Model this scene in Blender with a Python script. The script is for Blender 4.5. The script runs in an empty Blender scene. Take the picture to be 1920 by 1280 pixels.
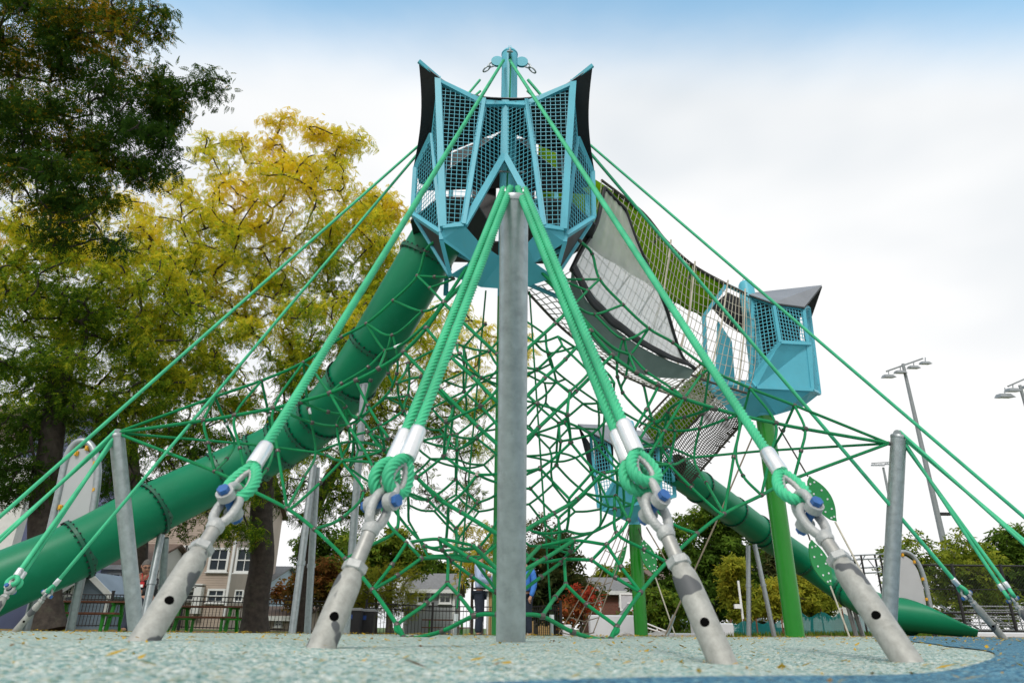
import bpy, bmesh, math, random
import numpy as np
from mathutils import Vector as V, Matrix, Euler

# ------------------------------------------------------------------ camera
R_ = math.radians
scene = bpy.context.scene
CAM_POS = V((-0.106, 0.0, 0.07))
PITCH, YAW, ROLL, FPX = R_(22.80), R_(-1.12), R_(0.5), 1280.0
cam_d = bpy.data.cameras.new('camera')
cam = bpy.data.objects.new('camera', cam_d)
scene.collection.objects.link(cam)
CROT = Matrix.Rotation(YAW, 3, 'Z') @ Matrix.Rotation(math.pi / 2 + PITCH, 3, 'X') @ Matrix.Rotation(ROLL, 3, 'Z')
cam.matrix_world = Matrix.Translation(CAM_POS) @ CROT.to_4x4()
cam_d.sensor_width = 36.0
cam_d.lens = 24.0
cam_d.clip_start = 0.02
cam_d.clip_end = 2000.0
cam_d.dof.use_dof = True
cam_d.dof.focus_distance = 8.0
cam_d.dof.aperture_fstop = 4.0
scene.camera = cam

# ------------------------------------------------------------------ sky, sun, exposure
SUN_EL, SUN_AZ = R_(47), R_(197)          # azimuth: clockwise from +Y
world = bpy.data.worlds.new('World')
scene.world = world
world.use_nodes = True
wn, wl = world.node_tree.nodes, world.node_tree.links
wn.clear()
w_out = wn.new('ShaderNodeOutputWorld')
w_bg = wn.new('ShaderNodeBackground'); w_bg.inputs['Strength'].default_value = 0.1
w_sky = wn.new('ShaderNodeTexSky'); w_sky.sky_type = 'NISHITA'; w_sky.sun_disc = False
w_sky.sun_elevation = SUN_EL; w_sky.sun_rotation = SUN_AZ
w_tc = wn.new('ShaderNodeTexCoord')
w_sep = wn.new('ShaderNodeSeparateXYZ')
w_map = wn.new('ShaderNodeMapping'); w_map.inputs['Scale'].default_value = (1.0, 1.0, 2.2)
w_noise = wn.new('ShaderNodeTexNoise'); w_noise.inputs['Scale'].default_value = 2.1; w_noise.inputs['Detail'].default_value = 6.0; w_noise.inputs['Roughness'].default_value = 0.55
w_add = wn.new('ShaderNodeMath'); w_add.operation = 'MULTIPLY_ADD'; w_add.inputs[1].default_value = 0.10; 
w_cloud = wn.new('ShaderNodeValToRGB')
w_cloud.color_ramp.elements[0].position = 0.34; w_cloud.color_ramp.elements[0].color = (6.7, 7.05, 7.35, 1)
w_cloud.color_ramp.elements[1].position = 0.50; w_cloud.color_ramp.elements[1].color = (8.6, 8.6, 8.6, 1)
w_n2 = wn.new('ShaderNodeTexNoise'); w_n2.inputs['Scale'].default_value = 1.1; w_n2.inputs['Detail'].default_value = 4.0
w_blue = wn.new('ShaderNodeVectorMath'); w_blue.operation = 'MULTIPLY'; w_blue.inputs[1].default_value = (3.0, 3.5, 2.9)
w_mix = wn.new('ShaderNodeMix'); w_mix.data_type = 'RGBA'
wl.new(w_tc.outputs['Generated'], w_sep.inputs[0])
wl.new(w_tc.outputs['Generated'], w_map.inputs['Vector'])
wl.new(w_map.outputs[0], w_noise.inputs['Vector'])
wl.new(w_map.outputs[0], w_n2.inputs['Vector'])
w_ang = wn.new('ShaderNodeMath'); w_ang.operation = 'ARCTAN2'        # how far overhead, measured northward
wl.new(w_sep.outputs['Z'], w_ang.inputs[0]); wl.new(w_sep.outputs['Y'], w_ang.inputs[1])
wl.new(w_noise.outputs['Fac'], w_add.inputs[0]); wl.new(w_ang.outputs[0], w_add.inputs[2])
w_rift = wn.new('ShaderNodeValToRGB'); w_rift.color_ramp.interpolation = 'EASE'
re_ = w_rift.color_ramp.elements
re_[0].position, re_[0].color = 0.775, (0, 0, 0, 1)
re_[1].position, re_[1].color = 0.945, (1, 1, 1, 1)
for p_, v_ in ((1.0, 1.0),):
    e_ = re_.new(p_); e_.color = (v_, v_, v_, 1)
wl.new(w_add.outputs[0], w_rift.inputs[0])
w_far = wn.new('ShaderNodeMapRange'); w_far.inputs['From Min'].default_value = 1.12; w_far.inputs['From Max'].default_value = 1.40; w_far.inputs['To Min'].default_value = 1.0; w_far.inputs['To Max'].default_value = 0.0
wl.new(w_add.outputs[0], w_far.inputs['Value'])
w_cover = wn.new('ShaderNodeMath'); w_cover.operation = 'MULTIPLY'
wl.new(w_rift.outputs[0], w_cover.inputs[0]); wl.new(w_far.outputs[0], w_cover.inputs[1])
wl.new(w_n2.outputs['Fac'], w_cloud.inputs['Fac'])
wl.new(w_sky.outputs[0], w_blue.inputs[0])
wl.new(w_cover.outputs[0], w_mix.inputs['Factor'])
wl.new(w_cloud.outputs[0], w_mix.inputs[6])
wl.new(w_blue.outputs[0], w_mix.inputs[7])
wl.new(w_mix.outputs[2], w_bg.inputs['Color'])
wl.new(w_bg.outputs[0], w_out.inputs['Surface'])

sun_d = bpy.data.lights.new('sun', 'SUN')
sun_d.energy = 1.5; sun_d.angle = R_(11); sun_d.color = (1.0, 0.96, 0.9)
sun = bpy.data.objects.new('sun', sun_d)
scene.collection.objects.link(sun)
sdir = V((math.sin(SUN_AZ) * math.cos(SUN_EL), math.cos(SUN_AZ) * math.cos(SUN_EL), math.sin(SUN_EL)))
sun.rotation_euler = sdir.to_track_quat('Z', 'Y').to_euler()
vs = scene.view_settings
vs.view_transform = 'Standard'; vs.look = 'None'; vs.gamma = 1.0; vs.exposure = 0.27
vs.use_curve_mapping = False
scene.cycles.max_bounces = 6
scene.cycles.diffuse_bounces = 3
scene.cycles.transparent_max_bounces = 8

# ------------------------------------------------------------------ helpers
COL = scene.collection
rnd = random.Random(7)

def ray(px, py):
    return CROT @ V(((px - 960.0) / FPX, -(py - 640.0) / FPX, -1.0))
def at(px, py, Y):
    """world point at depth Y (metres north of the camera) seen at that place of the photograph"""
    d = ray(px, py)
    return CAM_POS + d * ((Y - CAM_POS.y) / d.y)
def atz(px, py, z):
    d = ray(px, py)
    return CAM_POS + d * ((z - CAM_POS.z) / d.z)
def proj(p):
    q = CROT.transposed() @ (V(p) - CAM_POS)
    return (960 + FPX * q.x / -q.z, 640 - FPX * q.y / -q.z)
def smooth01(t):
    t = max(0.0, min(1.0, t)); return t * t * (3 - 2 * t)
def gz(x, y):
    """height of the playground surface: a low rubber mound, dipping towards the back"""
    s = smooth01((y - 8.0) / 18.0)
    z = -0.36 * s * math.exp(-((x + 1.0) / 6.5) ** 2) - 0.07 * s * smooth01((-x - 3) / 8)
    f = math.exp(-((y - 2.3) / 1.1) ** 2)
    z += f * (0.028 * math.exp(-((x + 1.15) / 0.55) ** 2) - 0.026 * math.exp(-((x - 0.75) / 0.5) ** 2))
    return z

class MB:
    """collects shapes, then links them as one mesh object"""
    def __init__(s):
        s.v, s.f, s.uv, s.sm = [], [], [], []
    def add(s, vs_, fs, smooth=False, uvs=None):
        b = len(s.v)
        s.v.extend([tuple(p) for p in vs_])
        for i, f in enumerate(fs):
            s.f.append(tuple(b + k for k in f))
            s.uv.append(uvs[i] if uvs else None)
            s.sm.append(smooth)
        return s
    def box(s, c, dx, dy, dz, rot=None):
        c = V(c); pts = []
        for sx, sy, sz in ((-1,-1,-1),(1,-1,-1),(1,1,-1),(-1,1,-1),(-1,-1,1),(1,-1,1),(1,1,1),(-1,1,1)):
            p = V((sx * dx / 2, sy * dy / 2, sz * dz / 2))
            if rot is not None: p = rot @ p
            pts.append(c + p)
        return s.add(pts, [(0,3,2,1),(4,5,6,7),(0,1,5,4),(1,2,6,5),(2,3,7,6),(3,0,4,7)])
    def beam(s, p0, p1, w, h, up=(0, 0, 1)):
        p0, p1 = V(p0), V(p1); d = (p1 - p0)
        L = d.length
        if L < 1e-6: return s
        d /= L; u = V(up)
        sd = d.cross(u)
        if sd.length < 1e-3: sd = d.cross(V((1, 0, 0)))
        sd.normalize(); u = sd.cross(d)
        rot = Matrix((sd, d, u)).transposed()
        return s.box((p0 + p1) / 2, w, L, h, rot)
    def tube(s, pts, r, n=8, caps=True, closed=False, smooth=True, uvscale=1.0, lobes=0, amp=0.0, pitch=0.1, up0=None):
        pts = [V(p) for p in pts]; m = len(pts)
        rr = r if isinstance(r, (list, tuple)) else [r] * m
        T = []
        for i in range(m):
            if closed: t = pts[(i + 1) % m] - pts[i - 1]
            else: t = pts[min(i + 1, m - 1)] - pts[max(i - 1, 0)]
            T.append(t.normalized() if t.length > 1e-9 else V((0, 0, 1)))
        u = V(up0) if up0 else (V((0, 0, 1)) if abs(T[0].z) < 0.9 else V((1, 0, 0)))
        u = (u - T[0] * u.dot(T[0])).normalized()
        vs_, fs, uvs = [], [], []; dist = 0.0; ds = []
        for i in range(m):
            if i: dist += (pts[i] - pts[i - 1]).length
            u = (u - T[i] * u.dot(T[i])).normalized(); w = T[i].cross(u)
            tw = 2 * math.pi * dist / pitch if lobes else 0.0
            for k in range(n):
                a = 2 * math.pi * k / n
                rad = rr[i] * (1 + amp * math.cos(lobes * a)) if lobes else rr[i]
                a += tw
                vs_.append(pts[i] + (u * math.cos(a) + w * math.sin(a)) * rad)
            ds.append(dist)
        rng = range(m if closed else m - 1)
        for i in rng:
            j = (i + 1) % m
            for k in range(n):
                l = (k + 1) % n
                fs.append((i * n + k, i * n + l, j * n + l, j * n + k))
                v0, v1 = ds[i] * uvscale, (ds[j] if j else dist) * uvscale
                uvs.append(((k / n, v0), ((k + 1) / n, v0), ((k + 1) / n, v1), (k / n, v1)))
        s.add(vs_, fs, smooth, uvs)
        if caps and not closed:
            s.add(vs_[:n], [tuple(reversed(range(n)))]); s.add(vs_[-n:], [tuple(range(n))])
        return s
    def prism(s, poly, thick, normal=None):
        """polygon given as 3-D points, thickened along its normal (centred)"""
        P = [V(p) for p in poly]
        if normal is None:
            nrm = V((0, 0, 0))
            for i in range(len(P)):
                nrm += P[i].cross(P[(i + 1) % len(P)])
            if nrm.length < 1e-9: return s
            nrm.normalize()
        else: nrm = V(normal).normalized()
        h = nrm * thick / 2; n = len(P)
        vs_ = [p + h for p in P] + [p - h for p in P]
        fs = [tuple(range(n)), tuple(reversed(range(n, 2 * n)))]
        for i in range(n):
            j = (i + 1) % n
            fs.append((i, i + n, j + n, j))
        return s.add(vs_, fs)
    def sphere(s, c, r, nu=8, nv=6, sc=(1, 1, 1)):
        c = V(c); vs_ = [c + V((0, 0, r * sc[2]))]; fs = []
        for i in range(1, nv):
            th = math.pi * i / nv
            for k in range(nu):
                a = 2 * math.pi * k / nu
                vs_.append(c + V((r * sc[0] * math.sin(th) * math.cos(a), r * sc[1] * math.sin(th) * math.sin(a), r * sc[2] * math.cos(th))))
        vs_.append(c - V((0, 0, r * sc[2]))); last = len(vs_) - 1
        for k in range(nu):
            fs.append((0, 1 + k, 1 + (k + 1) % nu))
            fs.append((last, 1 + (nv - 2) * nu + (k + 1) % nu, 1 + (nv - 2) * nu + k))
        for i in range(nv - 2):
            for k in range(nu):
                a, b = 1 + i * nu + k, 1 + i * nu + (k + 1) % nu
                fs.append((a, a + nu, b + nu, b))
        return s.add(vs_, fs, True)
    def mesh(s, name, mat):
        me = bpy.data.meshes.new(name)
        me.from_pydata(s.v, [], s.f)
        if any(u is not None for u in s.uv):
            lay = me.uv_layers.new(name='UVMap'); flat = []
            for f, u in zip(s.f, s.uv):
                if u: 
                    for q in u: flat.extend(q)
                else: flat.extend((0.0, 0.0) * len(f))
            lay.data.foreach_set('uv', flat)
        me.polygons.foreach_set('use_smooth', s.sm)
        if mat: me.materials.append(mat)
        me.update()
        return me
    def build(s, name, mat, parent=None, **tags):
        return link(name, s.mesh(name, mat), parent, **tags)

def link(name, me, parent=None, label=None, cat=None, group=None, kind=None):
    o = bpy.data.objects.new(name, me); COL.objects.link(o)
    if parent is not None: 
        o.parent = parent
        o.matrix_parent_inverse = parent.matrix_basis.inverted() if parent.matrix_basis != Matrix.Identity(4) else Matrix.Identity(4)
    tag(o, label, cat, group, kind)
    return o
def tag(o, label=None, cat=None, group=None, kind=None):
    if label: o['label'] = label
    if cat: o['category'] = cat
    if group: o['group'] = group
    if kind: o['kind'] = kind
    return o
def thing(name, label, cat, loc=(0, 0, 0), group=None):
    o = bpy.data.objects.new(name, None); COL.objects.link(o)
    o.location = loc; o.empty_display_size = 0.1
    return tag(o, label, cat, group)

def catmull(P, per=8):
    P = [V(p) for p in P]; out = []
    Q = [P[0] * 2 - P[1]] + P + [P[-1] * 2 - P[-2]]
    for i in range(1, len(Q) - 2):
        for k in range(per):
            t = k / per; a, b, c, d = Q[i - 1], Q[i], Q[i + 1], Q[i + 2]
            out.append(0.5 * ((2 * b) + (c - a) * t + (2 * a - 5 * b + 4 * c - d) * t * t + (-a + 3 * b - 3 * c + d) * t ** 3))
    out.append(P[-1]); return out

# ------------------------------------------------------------------ materials
MATS = {}
def nodes_of(m):
    m.use_nodes = True; n = m.node_tree.nodes; n.clear()
    return n, m.node_tree.links
def pmat(name, col, rough=0.6, metal=0.0, var=0.12, scale=6.0, bump=0.0, bscale=60.0, spec=0.5, dirt=None, dirt_amt=0.0, dirt_scale=3.0, coat=0.0):
    """principled surface with procedural colour variation, optional stains and fine relief"""
    if name in MATS: return MATS[name]
    m = bpy.data.materials.new(name); n, l = nodes_of(m)
    out = n.new('ShaderNodeOutputMaterial'); b = n.new('ShaderNodeBsdfPrincipled')
    l.new(b.outputs[0], out.inputs[0])
    tc = n.new('ShaderNodeTexCoord')
    nz = n.new('ShaderNodeTexNoise'); nz.inputs['Scale'].default_value = scale; nz.inputs['Detail'].default_value = 5
    l.new(tc.outputs['Object'], nz.inputs['Vector'])
    rp = n.new('ShaderNodeValToRGB')
    rp.color_ramp.elements[0].position = 0.3; rp.color_ramp.elements[1].position = 0.7
    rp.color_ramp.elements[0].color = tuple(max(0, c * (1 - var)) for c in col) + (1,)
    rp.color_ramp.elements[1].color = tuple(min(1, c * (1 + var)) for c in col) + (1,)
    l.new(nz.outputs['Fac'], rp.inputs[0])
    src = rp.outputs[0]
    if dirt:
        n2 = n.new('ShaderNodeTexNoise'); n2.inputs['Scale'].default_value = dirt_scale; n2.inputs['Detail'].default_value = 8; n2.inputs['Roughness'].default_value = 0.7
        l.new(tc.outputs['Object'], n2.inputs['Vector'])
        mr = n.new('ShaderNodeMapRange'); mr.inputs['From Min'].default_value = 0.55; mr.inputs['From Max'].default_value = 0.75; mr.inputs['To Max'].default_value = dirt_amt
        l.new(n2.outputs['Fac'], mr.inputs['Value'])
        mx = n.new('ShaderNodeMix'); mx.data_type = 'RGBA'; mx.inputs[7].default_value = tuple(dirt) + (1,)
        l.new(mr.outputs[0], mx.inputs['Factor']); l.new(src, mx.inputs[6]); src = mx.outputs[2]
    l.new(src, b.inputs['Base Color'])
    b.inputs['Roughness'].default_value = rough; b.inputs['Metallic'].default_value = metal
    b.inputs['Specular IOR Level'].default_value = spec
    if coat: b.inputs['Coat Weight'].default_value = coat; b.inputs['Coat Roughness'].default_value = 0.15
    if bump:
        n3 = n.new('ShaderNodeTexNoise'); n3.inputs['Scale'].default_value = bscale; n3.inputs['Detail'].default_value = 4
        l.new(tc.outputs['Object'], n3.inputs['Vector'])
        bp = n.new('ShaderNodeBump'); bp.inputs['Strength'].default_value = bump; bp.inputs['Distance'].default_value = 0.02
        l.new(n3.outputs['Fac'], bp.inputs['Height']); l.new(bp.outputs[0], b.inputs['Normal'])
    MATS[name] = m
    return m

def rope_mat(name, col, lobes=5, turns=16.0, bump=0.9, rough=0.55):
    """polyester rope: the lay of the strands as relief along the UV of the tube (u round, v metres)"""
    m = bpy.data.materials.new(name); n, l = nodes_of(m)
    out = n.new('ShaderNodeOutputMaterial'); b = n.new('ShaderNodeBsdfPrincipled'); l.new(b.outputs[0], out.inputs[0])
    uv = n.new('ShaderNodeUVMap'); uv.uv_map = 'UVMap'
    sp = n.new('ShaderNodeSeparateXYZ'); l.new(uv.outputs[0], sp.inputs[0])
    a = n.new('ShaderNodeMath'); a.operation = 'MULTIPLY'; a.inputs[1].default_value = lobes * 2 * math.pi; l.new(sp.outputs['X'], a.inputs[0])
    c = n.new('ShaderNodeMath'); c.operation = 'MULTIPLY_ADD'; c.inputs[1].default_value = turns * lobes * 2 * math.pi; l.new(sp.outputs['Y'], c.inputs[0]); l.new(a.outputs[0], c.inputs[2])
    s = n.new('ShaderNodeMath'); s.operation = 'SINE'; l.new(c.outputs[0], s.inputs[0])
    tc = n.new('ShaderNodeTexCoord'); nz = n.new('ShaderNodeTexNoise'); nz.inputs['Scale'].default_value = 5.0; nz.inputs['Detail'].default_value = 4
    l.new(tc.outputs['Object'], nz.inputs['Vector'])
    rp = n.new('ShaderNodeValToRGB'); rp.color_ramp.elements[0].position = 0.3; rp.color_ramp.elements[1].position = 0.7
    rp.color_ramp.elements[0].color = tuple(x * 0.82 for x in col) + (1,); rp.color_ramp.elements[1].color = tuple(min(1, x * 1.15) for x in col) + (1,)
    l.new(nz.outputs['Fac'], rp.inputs[0]); l.new(rp.outputs[0], b.inputs['Base Color'])
    b.inputs['Roughness'].default_value = rough; b.inputs['Specular IOR Level'].default_value = 0.3
    if bump:
        bp = n.new('ShaderNodeBump'); bp.inputs['Strength'].default_value = bump; bp.inputs['Distance'].default_value = 0.004
        l.new(s.outputs[0], bp.inputs['Height']); l.new(bp.outputs[0], b.inputs['Normal'])
    MATS[name] = m; return m

def leaf_mat(name, stops, trans=0.45):
    """leaf: diffuse + translucent, colour taken from each leaf's own tint value"""
    m = bpy.data.materials.new(name); n, l = nodes_of(m)
    out = n.new('ShaderNodeOutputMaterial')
    at_ = n.new('ShaderNodeAttribute'); at_.attribute_name = 'tint'
    rp = n.new('ShaderNodeValToRGB'); el = rp.color_ramp.elements
    el[0].position, el[0].color = stops[0][0], stops[0][1] + (1,)
    el[1].position, el[1].color = stops[-1][0], stops[-1][1] + (1,)
    for p, c in stops[1:-1]:
        e = el.new(p); e.color = c + (1,)
    l.new(at_.outputs['Fac'], rp.inputs[0])
    d = n.new('ShaderNodeBsdfDiffuse'); t = n.new('ShaderNodeBsdfTranslucent'); mx = n.new('ShaderNodeMixShader'); mx.inputs[0].default_value = trans
    l.new(rp.outputs[0], d.inputs[0]); l.new(rp.outputs[0], t.inputs[0]); l.new(d.outputs[0], mx.inputs[1]); l.new(t.outputs[0], mx.inputs[2])
    l.new(mx.outputs[0], out.inputs[0]); MATS[name] = m; return m

M_BLUE = pmat('blue_paint', (0.095, 0.43, 0.54), 0.42, var=0.06, scale=3, bump=0.04, bscale=120, dirt=(0.16, 0.40, 0.46), dirt_amt=0.4, dirt_scale=5, spec=.35)
M_ROOF = pmat('grey_roof_sheet', (0.20, 0.21, 0.23), 0.5, var=0.1, scale=2, bump=0.05, bscale=30)
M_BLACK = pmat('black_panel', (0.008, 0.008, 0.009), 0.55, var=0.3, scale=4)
M_GALV = pmat('galvanised_steel', (0.37, 0.41, 0.42), 0.42, 0.55, var=0.16, scale=14, bump=0.12, bscale=45, dirt=(0.25, 0.28, 0.28), dirt_amt=0.8, dirt_scale=9)
M_GALV2 = pmat('galvanised_tube', (0.34, 0.37, 0.38), 0.38, 0.7, var=0.12, scale=20, bump=0.05, bscale=60)
M_CAST = pmat('cast_fitting', (0.42, 0.43, 0.42), 0.55, 0.35, var=0.1, scale=20, bump=0.25, bscale=90, dirt=(0.36, 0.36, 0.33), dirt_amt=0.6, dirt_scale=16)
M_ALU = pmat('aluminium_ferrule', (0.78, 0.79, 0.80), 0.33, 0.75, var=0.05, scale=8, bump=0.08, bscale=70, dirt=(0.5, 0.5, 0.48), dirt_amt=0.5, dirt_scale=12)
M_STEEL = pmat('stainless_clamp', (0.11, 0.10, 0.09), 0.4, 0.6, var=0.15, scale=30)
M_BOLTB = pmat('blue_bolt', (0.02, 0.11, 0.34), 0.45, var=0.15, scale=40, bump=0.1)
M_SLIDE = pmat('green_slide_plastic', (0.0006, 0.185, 0.083), 0.42, spec=.28, var=0.07, scale=1.5, bump=0.02, bscale=200, dirt=(0.02, 0.22, 0.13), dirt_amt=0.4, dirt_scale=4)
M_SLIDE_D = pmat('green_flange', (0.002, 0.10, 0.05), 0.45, var=0.1)
M_POST = pmat('green_post_paint', (0.012, 0.20, 0.012), 0.25, var=0.06, scale=4, bump=0.03, bscale=90)
M_TPOST = pmat('green_tower_post', (0.005, 0.21, 0.03), 0.3, var=0.06, scale=4)
M_ROPE = rope_mat('green_rope', (0.003, 0.275, 0.09), 5, 14.0, 0.8)
M_ROPE_BIG = rope_mat('green_guy_rope', (0.06, 0.49, 0.25), 6, 10.0, 0.0, 0.5)
M_ROPE_BEIGE = rope_mat('beige_rope', (0.60, 0.55, 0.45), 4, 20.0, 0.6, 0.8)
M_ROPE_DARK = rope_mat('dark_net_rope', (0.10, 0.085, 0.07), 4, 20.0, 0.5, 0.8)
M_BARK = pmat('bark', (0.042, 0.034, 0.027), 0.9, var=0.45, scale=7, bump=0.9, bscale=14, dirt=(0.09, 0.11, 0.06), dirt_amt=0.5, dirt_scale=4)
M_WHITE = pmat('white_paint', (0.78, 0.79, 0.78), 0.55, var=0.05, scale=3)
M_IRON = pmat('black_iron', (0.010, 0.010, 0.011), 0.5, var=0.2)
# ------------------------------------------------------------------ the ground
def rubber_mat(name, cols, scale=150.0):
    """poured rubber granules: every cell of a Voronoi pattern takes one of a few granule colours"""
    m = bpy.data.materials.new(name); n, l = nodes_of(m)
    out = n.new('ShaderNodeOutputMaterial'); b = n.new('ShaderNodeBsdfPrincipled'); l.new(b.outputs[0], out.inputs[0])
    tc = n.new('ShaderNodeTexCoord')
    vo = n.new('ShaderNodeTexVoronoi'); vo.inputs['Scale'].default_value = scale; l.new(tc.outputs['Object'], vo.inputs['Vector'])
    sp = n.new('ShaderNodeSeparateColor'); l.new(vo.outputs['Color'], sp.inputs[0])
    rp = n.new('ShaderNodeValToRGB'); rp.color_ramp.interpolation = 'CONSTANT'
    el = rp.color_ramp.elements
    el[0].position, el[0].color = 0.0, cols[0][1] + (1,)
    el[1].position, el[1].color = cols[1][0], cols[1][1] + (1,)
    for p, c in cols[2:]:
        e = el.new(p); e.color = c + (1,)
    l.new(sp.outputs[0], rp.inputs[0])
    nz = n.new('ShaderNodeTexNoise'); nz.inputs['Scale'].default_value = 2.3; nz.inputs['Detail'].default_value = 6; l.new(tc.outputs['Object'], nz.inputs['Vector'])
    mr = n.new('ShaderNodeMapRange'); mr.inputs['From Min'].default_value = 0.35; mr.inputs['From Max'].default_value = 0.7; mr.inputs['To Min'].default_value = 1.0; mr.inputs['To Max'].default_value = 0.82
    l.new(nz.outputs['Fac'], mr.inputs[0])
    mx = n.new('ShaderNodeVectorMath'); mx.operation = 'SCALE'; l.new(rp.outputs[0], mx.inputs[0]); l.new(mr.outputs[0], mx.inputs['Scale'])
    l.new(mx.outputs[0], b.inputs['Base Color']); b.inputs['Roughness'].default_value = 0.9; b.inputs['Specular IOR Level'].default_value = 0.2
    bp = n.new('ShaderNodeBump'); bp.inputs['Strength'].default_value = 0.8; bp.inputs['Distance'].default_value = 0.004
    l.new(vo.outputs['Distance'], bp.inputs['Height']); bp.invert = True; l.new(bp.outputs[0], b.inputs['Normal'])
    MATS[name] = m; return m
M_RUB = rubber_mat('pale_teal_rubber', [(0, (0.03, 0.14, 0.13)), (0.18, (0.16, 0.33, 0.30)), (0.42, (0.35, 0.46, 0.42)), (0.64, (0.74, 0.76, 0.71)), (0.93, (0.46, 0.38, 0.18))], 130)
M_RUBB = rubber_mat('blue_rubber', [(0, (0.012, 0.05, 0.10)), (0.25, (0.04, 0.15, 0.25)), (0.55, (0.08, 0.25, 0.36)), (0.82, (0.24, 0.42, 0.46))], 130)
M_MULCH = pmat('bark_mulch', (0.20, 0.115, 0.055), 0.95, var=0.55, scale=40, bump=1.0, bscale=60)
M_LAWN = pmat('lawn_ground', (0.07, 0.12, 0.025), 0.95, var=0.4, scale=3, bump=0.6, bscale=30)
M_ASPH = pmat('asphalt', (0.06, 0.06, 0.06), 0.9, var=0.2, scale=9, bump=0.3, bscale=80)

def axis(lo, hi, fine_lo, fine_hi, step, coarse):
    a = []
    x = lo
    while x < fine_lo - 1e-6: a.append(x); x += coarse
    x = fine_lo
    while x < fine_hi - 1e-6: a.append(x); x += step
    x = fine_hi
    while x < hi + 1e-6: a.append(x); x += coarse
    return a
def height_sheet(name, inside, off, mat, xs, ys, **t):
    mb = MB(); idx = {}
    for j in range(len(ys) - 1):
        for i in range(len(xs) - 1):
            if not inside((xs[i] + xs[i + 1]) / 2, (ys[j] + ys[j + 1]) / 2): continue
            q = []
            for (a, b_) in ((i, j), (i + 1, j), (i + 1, j + 1), (i, j + 1)):
                if (a, b_) not in idx:
                    idx[(a, b_)] = len(mb.v); mb.v.append((xs[a], ys[b_], gz(xs[a], ys[b_]) + off))
                q.append(idx[(a, b_)])
            mb.f.append(tuple(q)); mb.uv.append(None); mb.sm.append(True)
    return mb.build(name, mat, **t)
height_sheet('ground', lambda x, y: True, -0.03, M_LAWN, axis(-600, 600, -30, 30, 1.0, 30), axis(-90, 1200, -6, 60, 1.0, 30), kind='structure')
# the pale rubber surface: an island with a wavy rim
def rim(a):
    return 1 + 0.03 * math.sin(3 * a + 1) + 0.02 * math.sin(7 * a)
def sheet_polar(name, rad, off, mat, cx, cy, nr=60, na=140, **t):
    mb = MB()
    mb.v.append((cx, cy, gz(cx, cy) + off))
    for i in range(1, nr + 1):
        for k in range(na):
            a = 2 * math.pi * k / na; r = rad(a) * (i / nr)
            x, y = cx + r * math.cos(a), cy + r * math.sin(a)
            mb.v.append((x, y, gz(x, y) + off))
    for k in range(na):
        mb.f.append((0, 1 + k, 1 + (k + 1) % na))
    for i in range(nr - 1):
        for k in range(na):
            p, q = 1 + i * na + k, 1 + i * na + (k + 1) % na
            mb.f.append((p, p + na, q + na, q))
    mb.uv = [None] * len(mb.f); mb.sm = [True] * len(mb.f)
    return mb.build(name, mat, **t)
sheet_polar('mulch_bed', lambda a: 26 * rim(a), -0.018, M_MULCH, -3.0, 6.0, kind='structure')
sheet_polar('rubber_surface', lambda a: (13.2 + 2.2 * math.cos(a) - 0.9 * math.sin(2 * a)) * rim(a), 0.0, M_RUB, 1.5, 4.0, 90, 180, kind='structure')
# blue field: everything in front and to the right of the pale tongue
edge_px = [(860, 1282), (960, 1277), (1200, 1268), (1400, 1261), (1560, 1254), (1700, 1247), (1810, 1238), (1866, 1228), (1845, 1218), (1780, 1211), (1735, 1204.5), (1690, 1200.5), (1655, 1197), (1632, 1194.5)]
edge = [atz(px, py, 0.004) for px, py in edge_px]
edge = catmull(edge, 5)
far = [at(1690, 1198.5, edge[-1].y)]
mb = MB()
rings = 14
for p in edge:
    # strips run outward from the tongue's outline
    d = (p - V((0.55, 2.9, 0))); d.z = 0; d.normalize()
    if p.y < 1.9: d = (d + V((0.1, -0.5, 0))).normalized()
    for i in range(rings + 1):
        L = 9.0 * (i / rings) ** 2
        x, y = p.x + d.x * L, p.y + d.y * L
        mb.v.append((x, y, gz(x, y) + 0.005))
for k in range(len(edge) - 1):
    for i in range(rings):
        a = k * (rings + 1) + i
        mb.f.append((a, a + 1, a + rings + 2, a + rings + 1))
mb.uv = [None] * len(mb.f); mb.sm = [True] * len(mb.f)
mb.build('blue_rubber_surface', M_RUBB, kind='structure')

# fallen leaflets, small and uncountable
M_FALL = leaf_mat('fallen_leaf', [(0.0, (0.55, 0.34, 0.03)), (0.5, (0.42, 0.30, 0.05)), (0.8, (0.22, 0.12, 0.04)), (1.0, (0.07, 0.04, 0.02))], 0.15)
rg = np.random.default_rng(3)
mb = MB(); tint = []
def litter(n, xr, yr, smin, smax, clump=False):
    for _ in range(n):
        x, y = rg.uniform(*xr), rg.uniform(*yr)
        s = rg.uniform(smin, smax); a = rg.uniform(0, 6.28); z = gz(x, y) + 0.009
        c, q = math.cos(a), math.sin(a); w = s * rg.uniform(0.3, 0.45)
        lift = rg.uniform(0, 0.35) * s
        loc = [(-s / 2, 0, 0), (-s * .15, -w / 2, lift * .3), (s / 2, 0, lift), (-s * .1, w / 2, lift * .5)]
        mb.add([(x + u * c - v * q, y + u * q + v * c, z + h) for u, v, h in loc], [(0, 1, 2, 3)])
        tint.extend([float(rg.beta(0.8, 1.8))] * 4)
litter(760, (-1.6, 1.9), (1.05, 3.2), 0.010, 0.026)
litter(2600, (-5, 6), (2.8, 9), 0.015, 0.05)
litter(3200, (-10, 12), (6, 15), 0.02, 0.07)
for _ in range(26):
    cx, cy = rg.uniform(-1.3, 1.7), rg.uniform(1.2, 2.6)
    litter(1, (cx, cx + .001), (cy, cy + .001), 0.04, 0.06)
o = mb.build('fallen_leaves', M_FALL, kind='stuff', label='yellow leaflets scattered over the rubber ground', cat='leaves')
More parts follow.
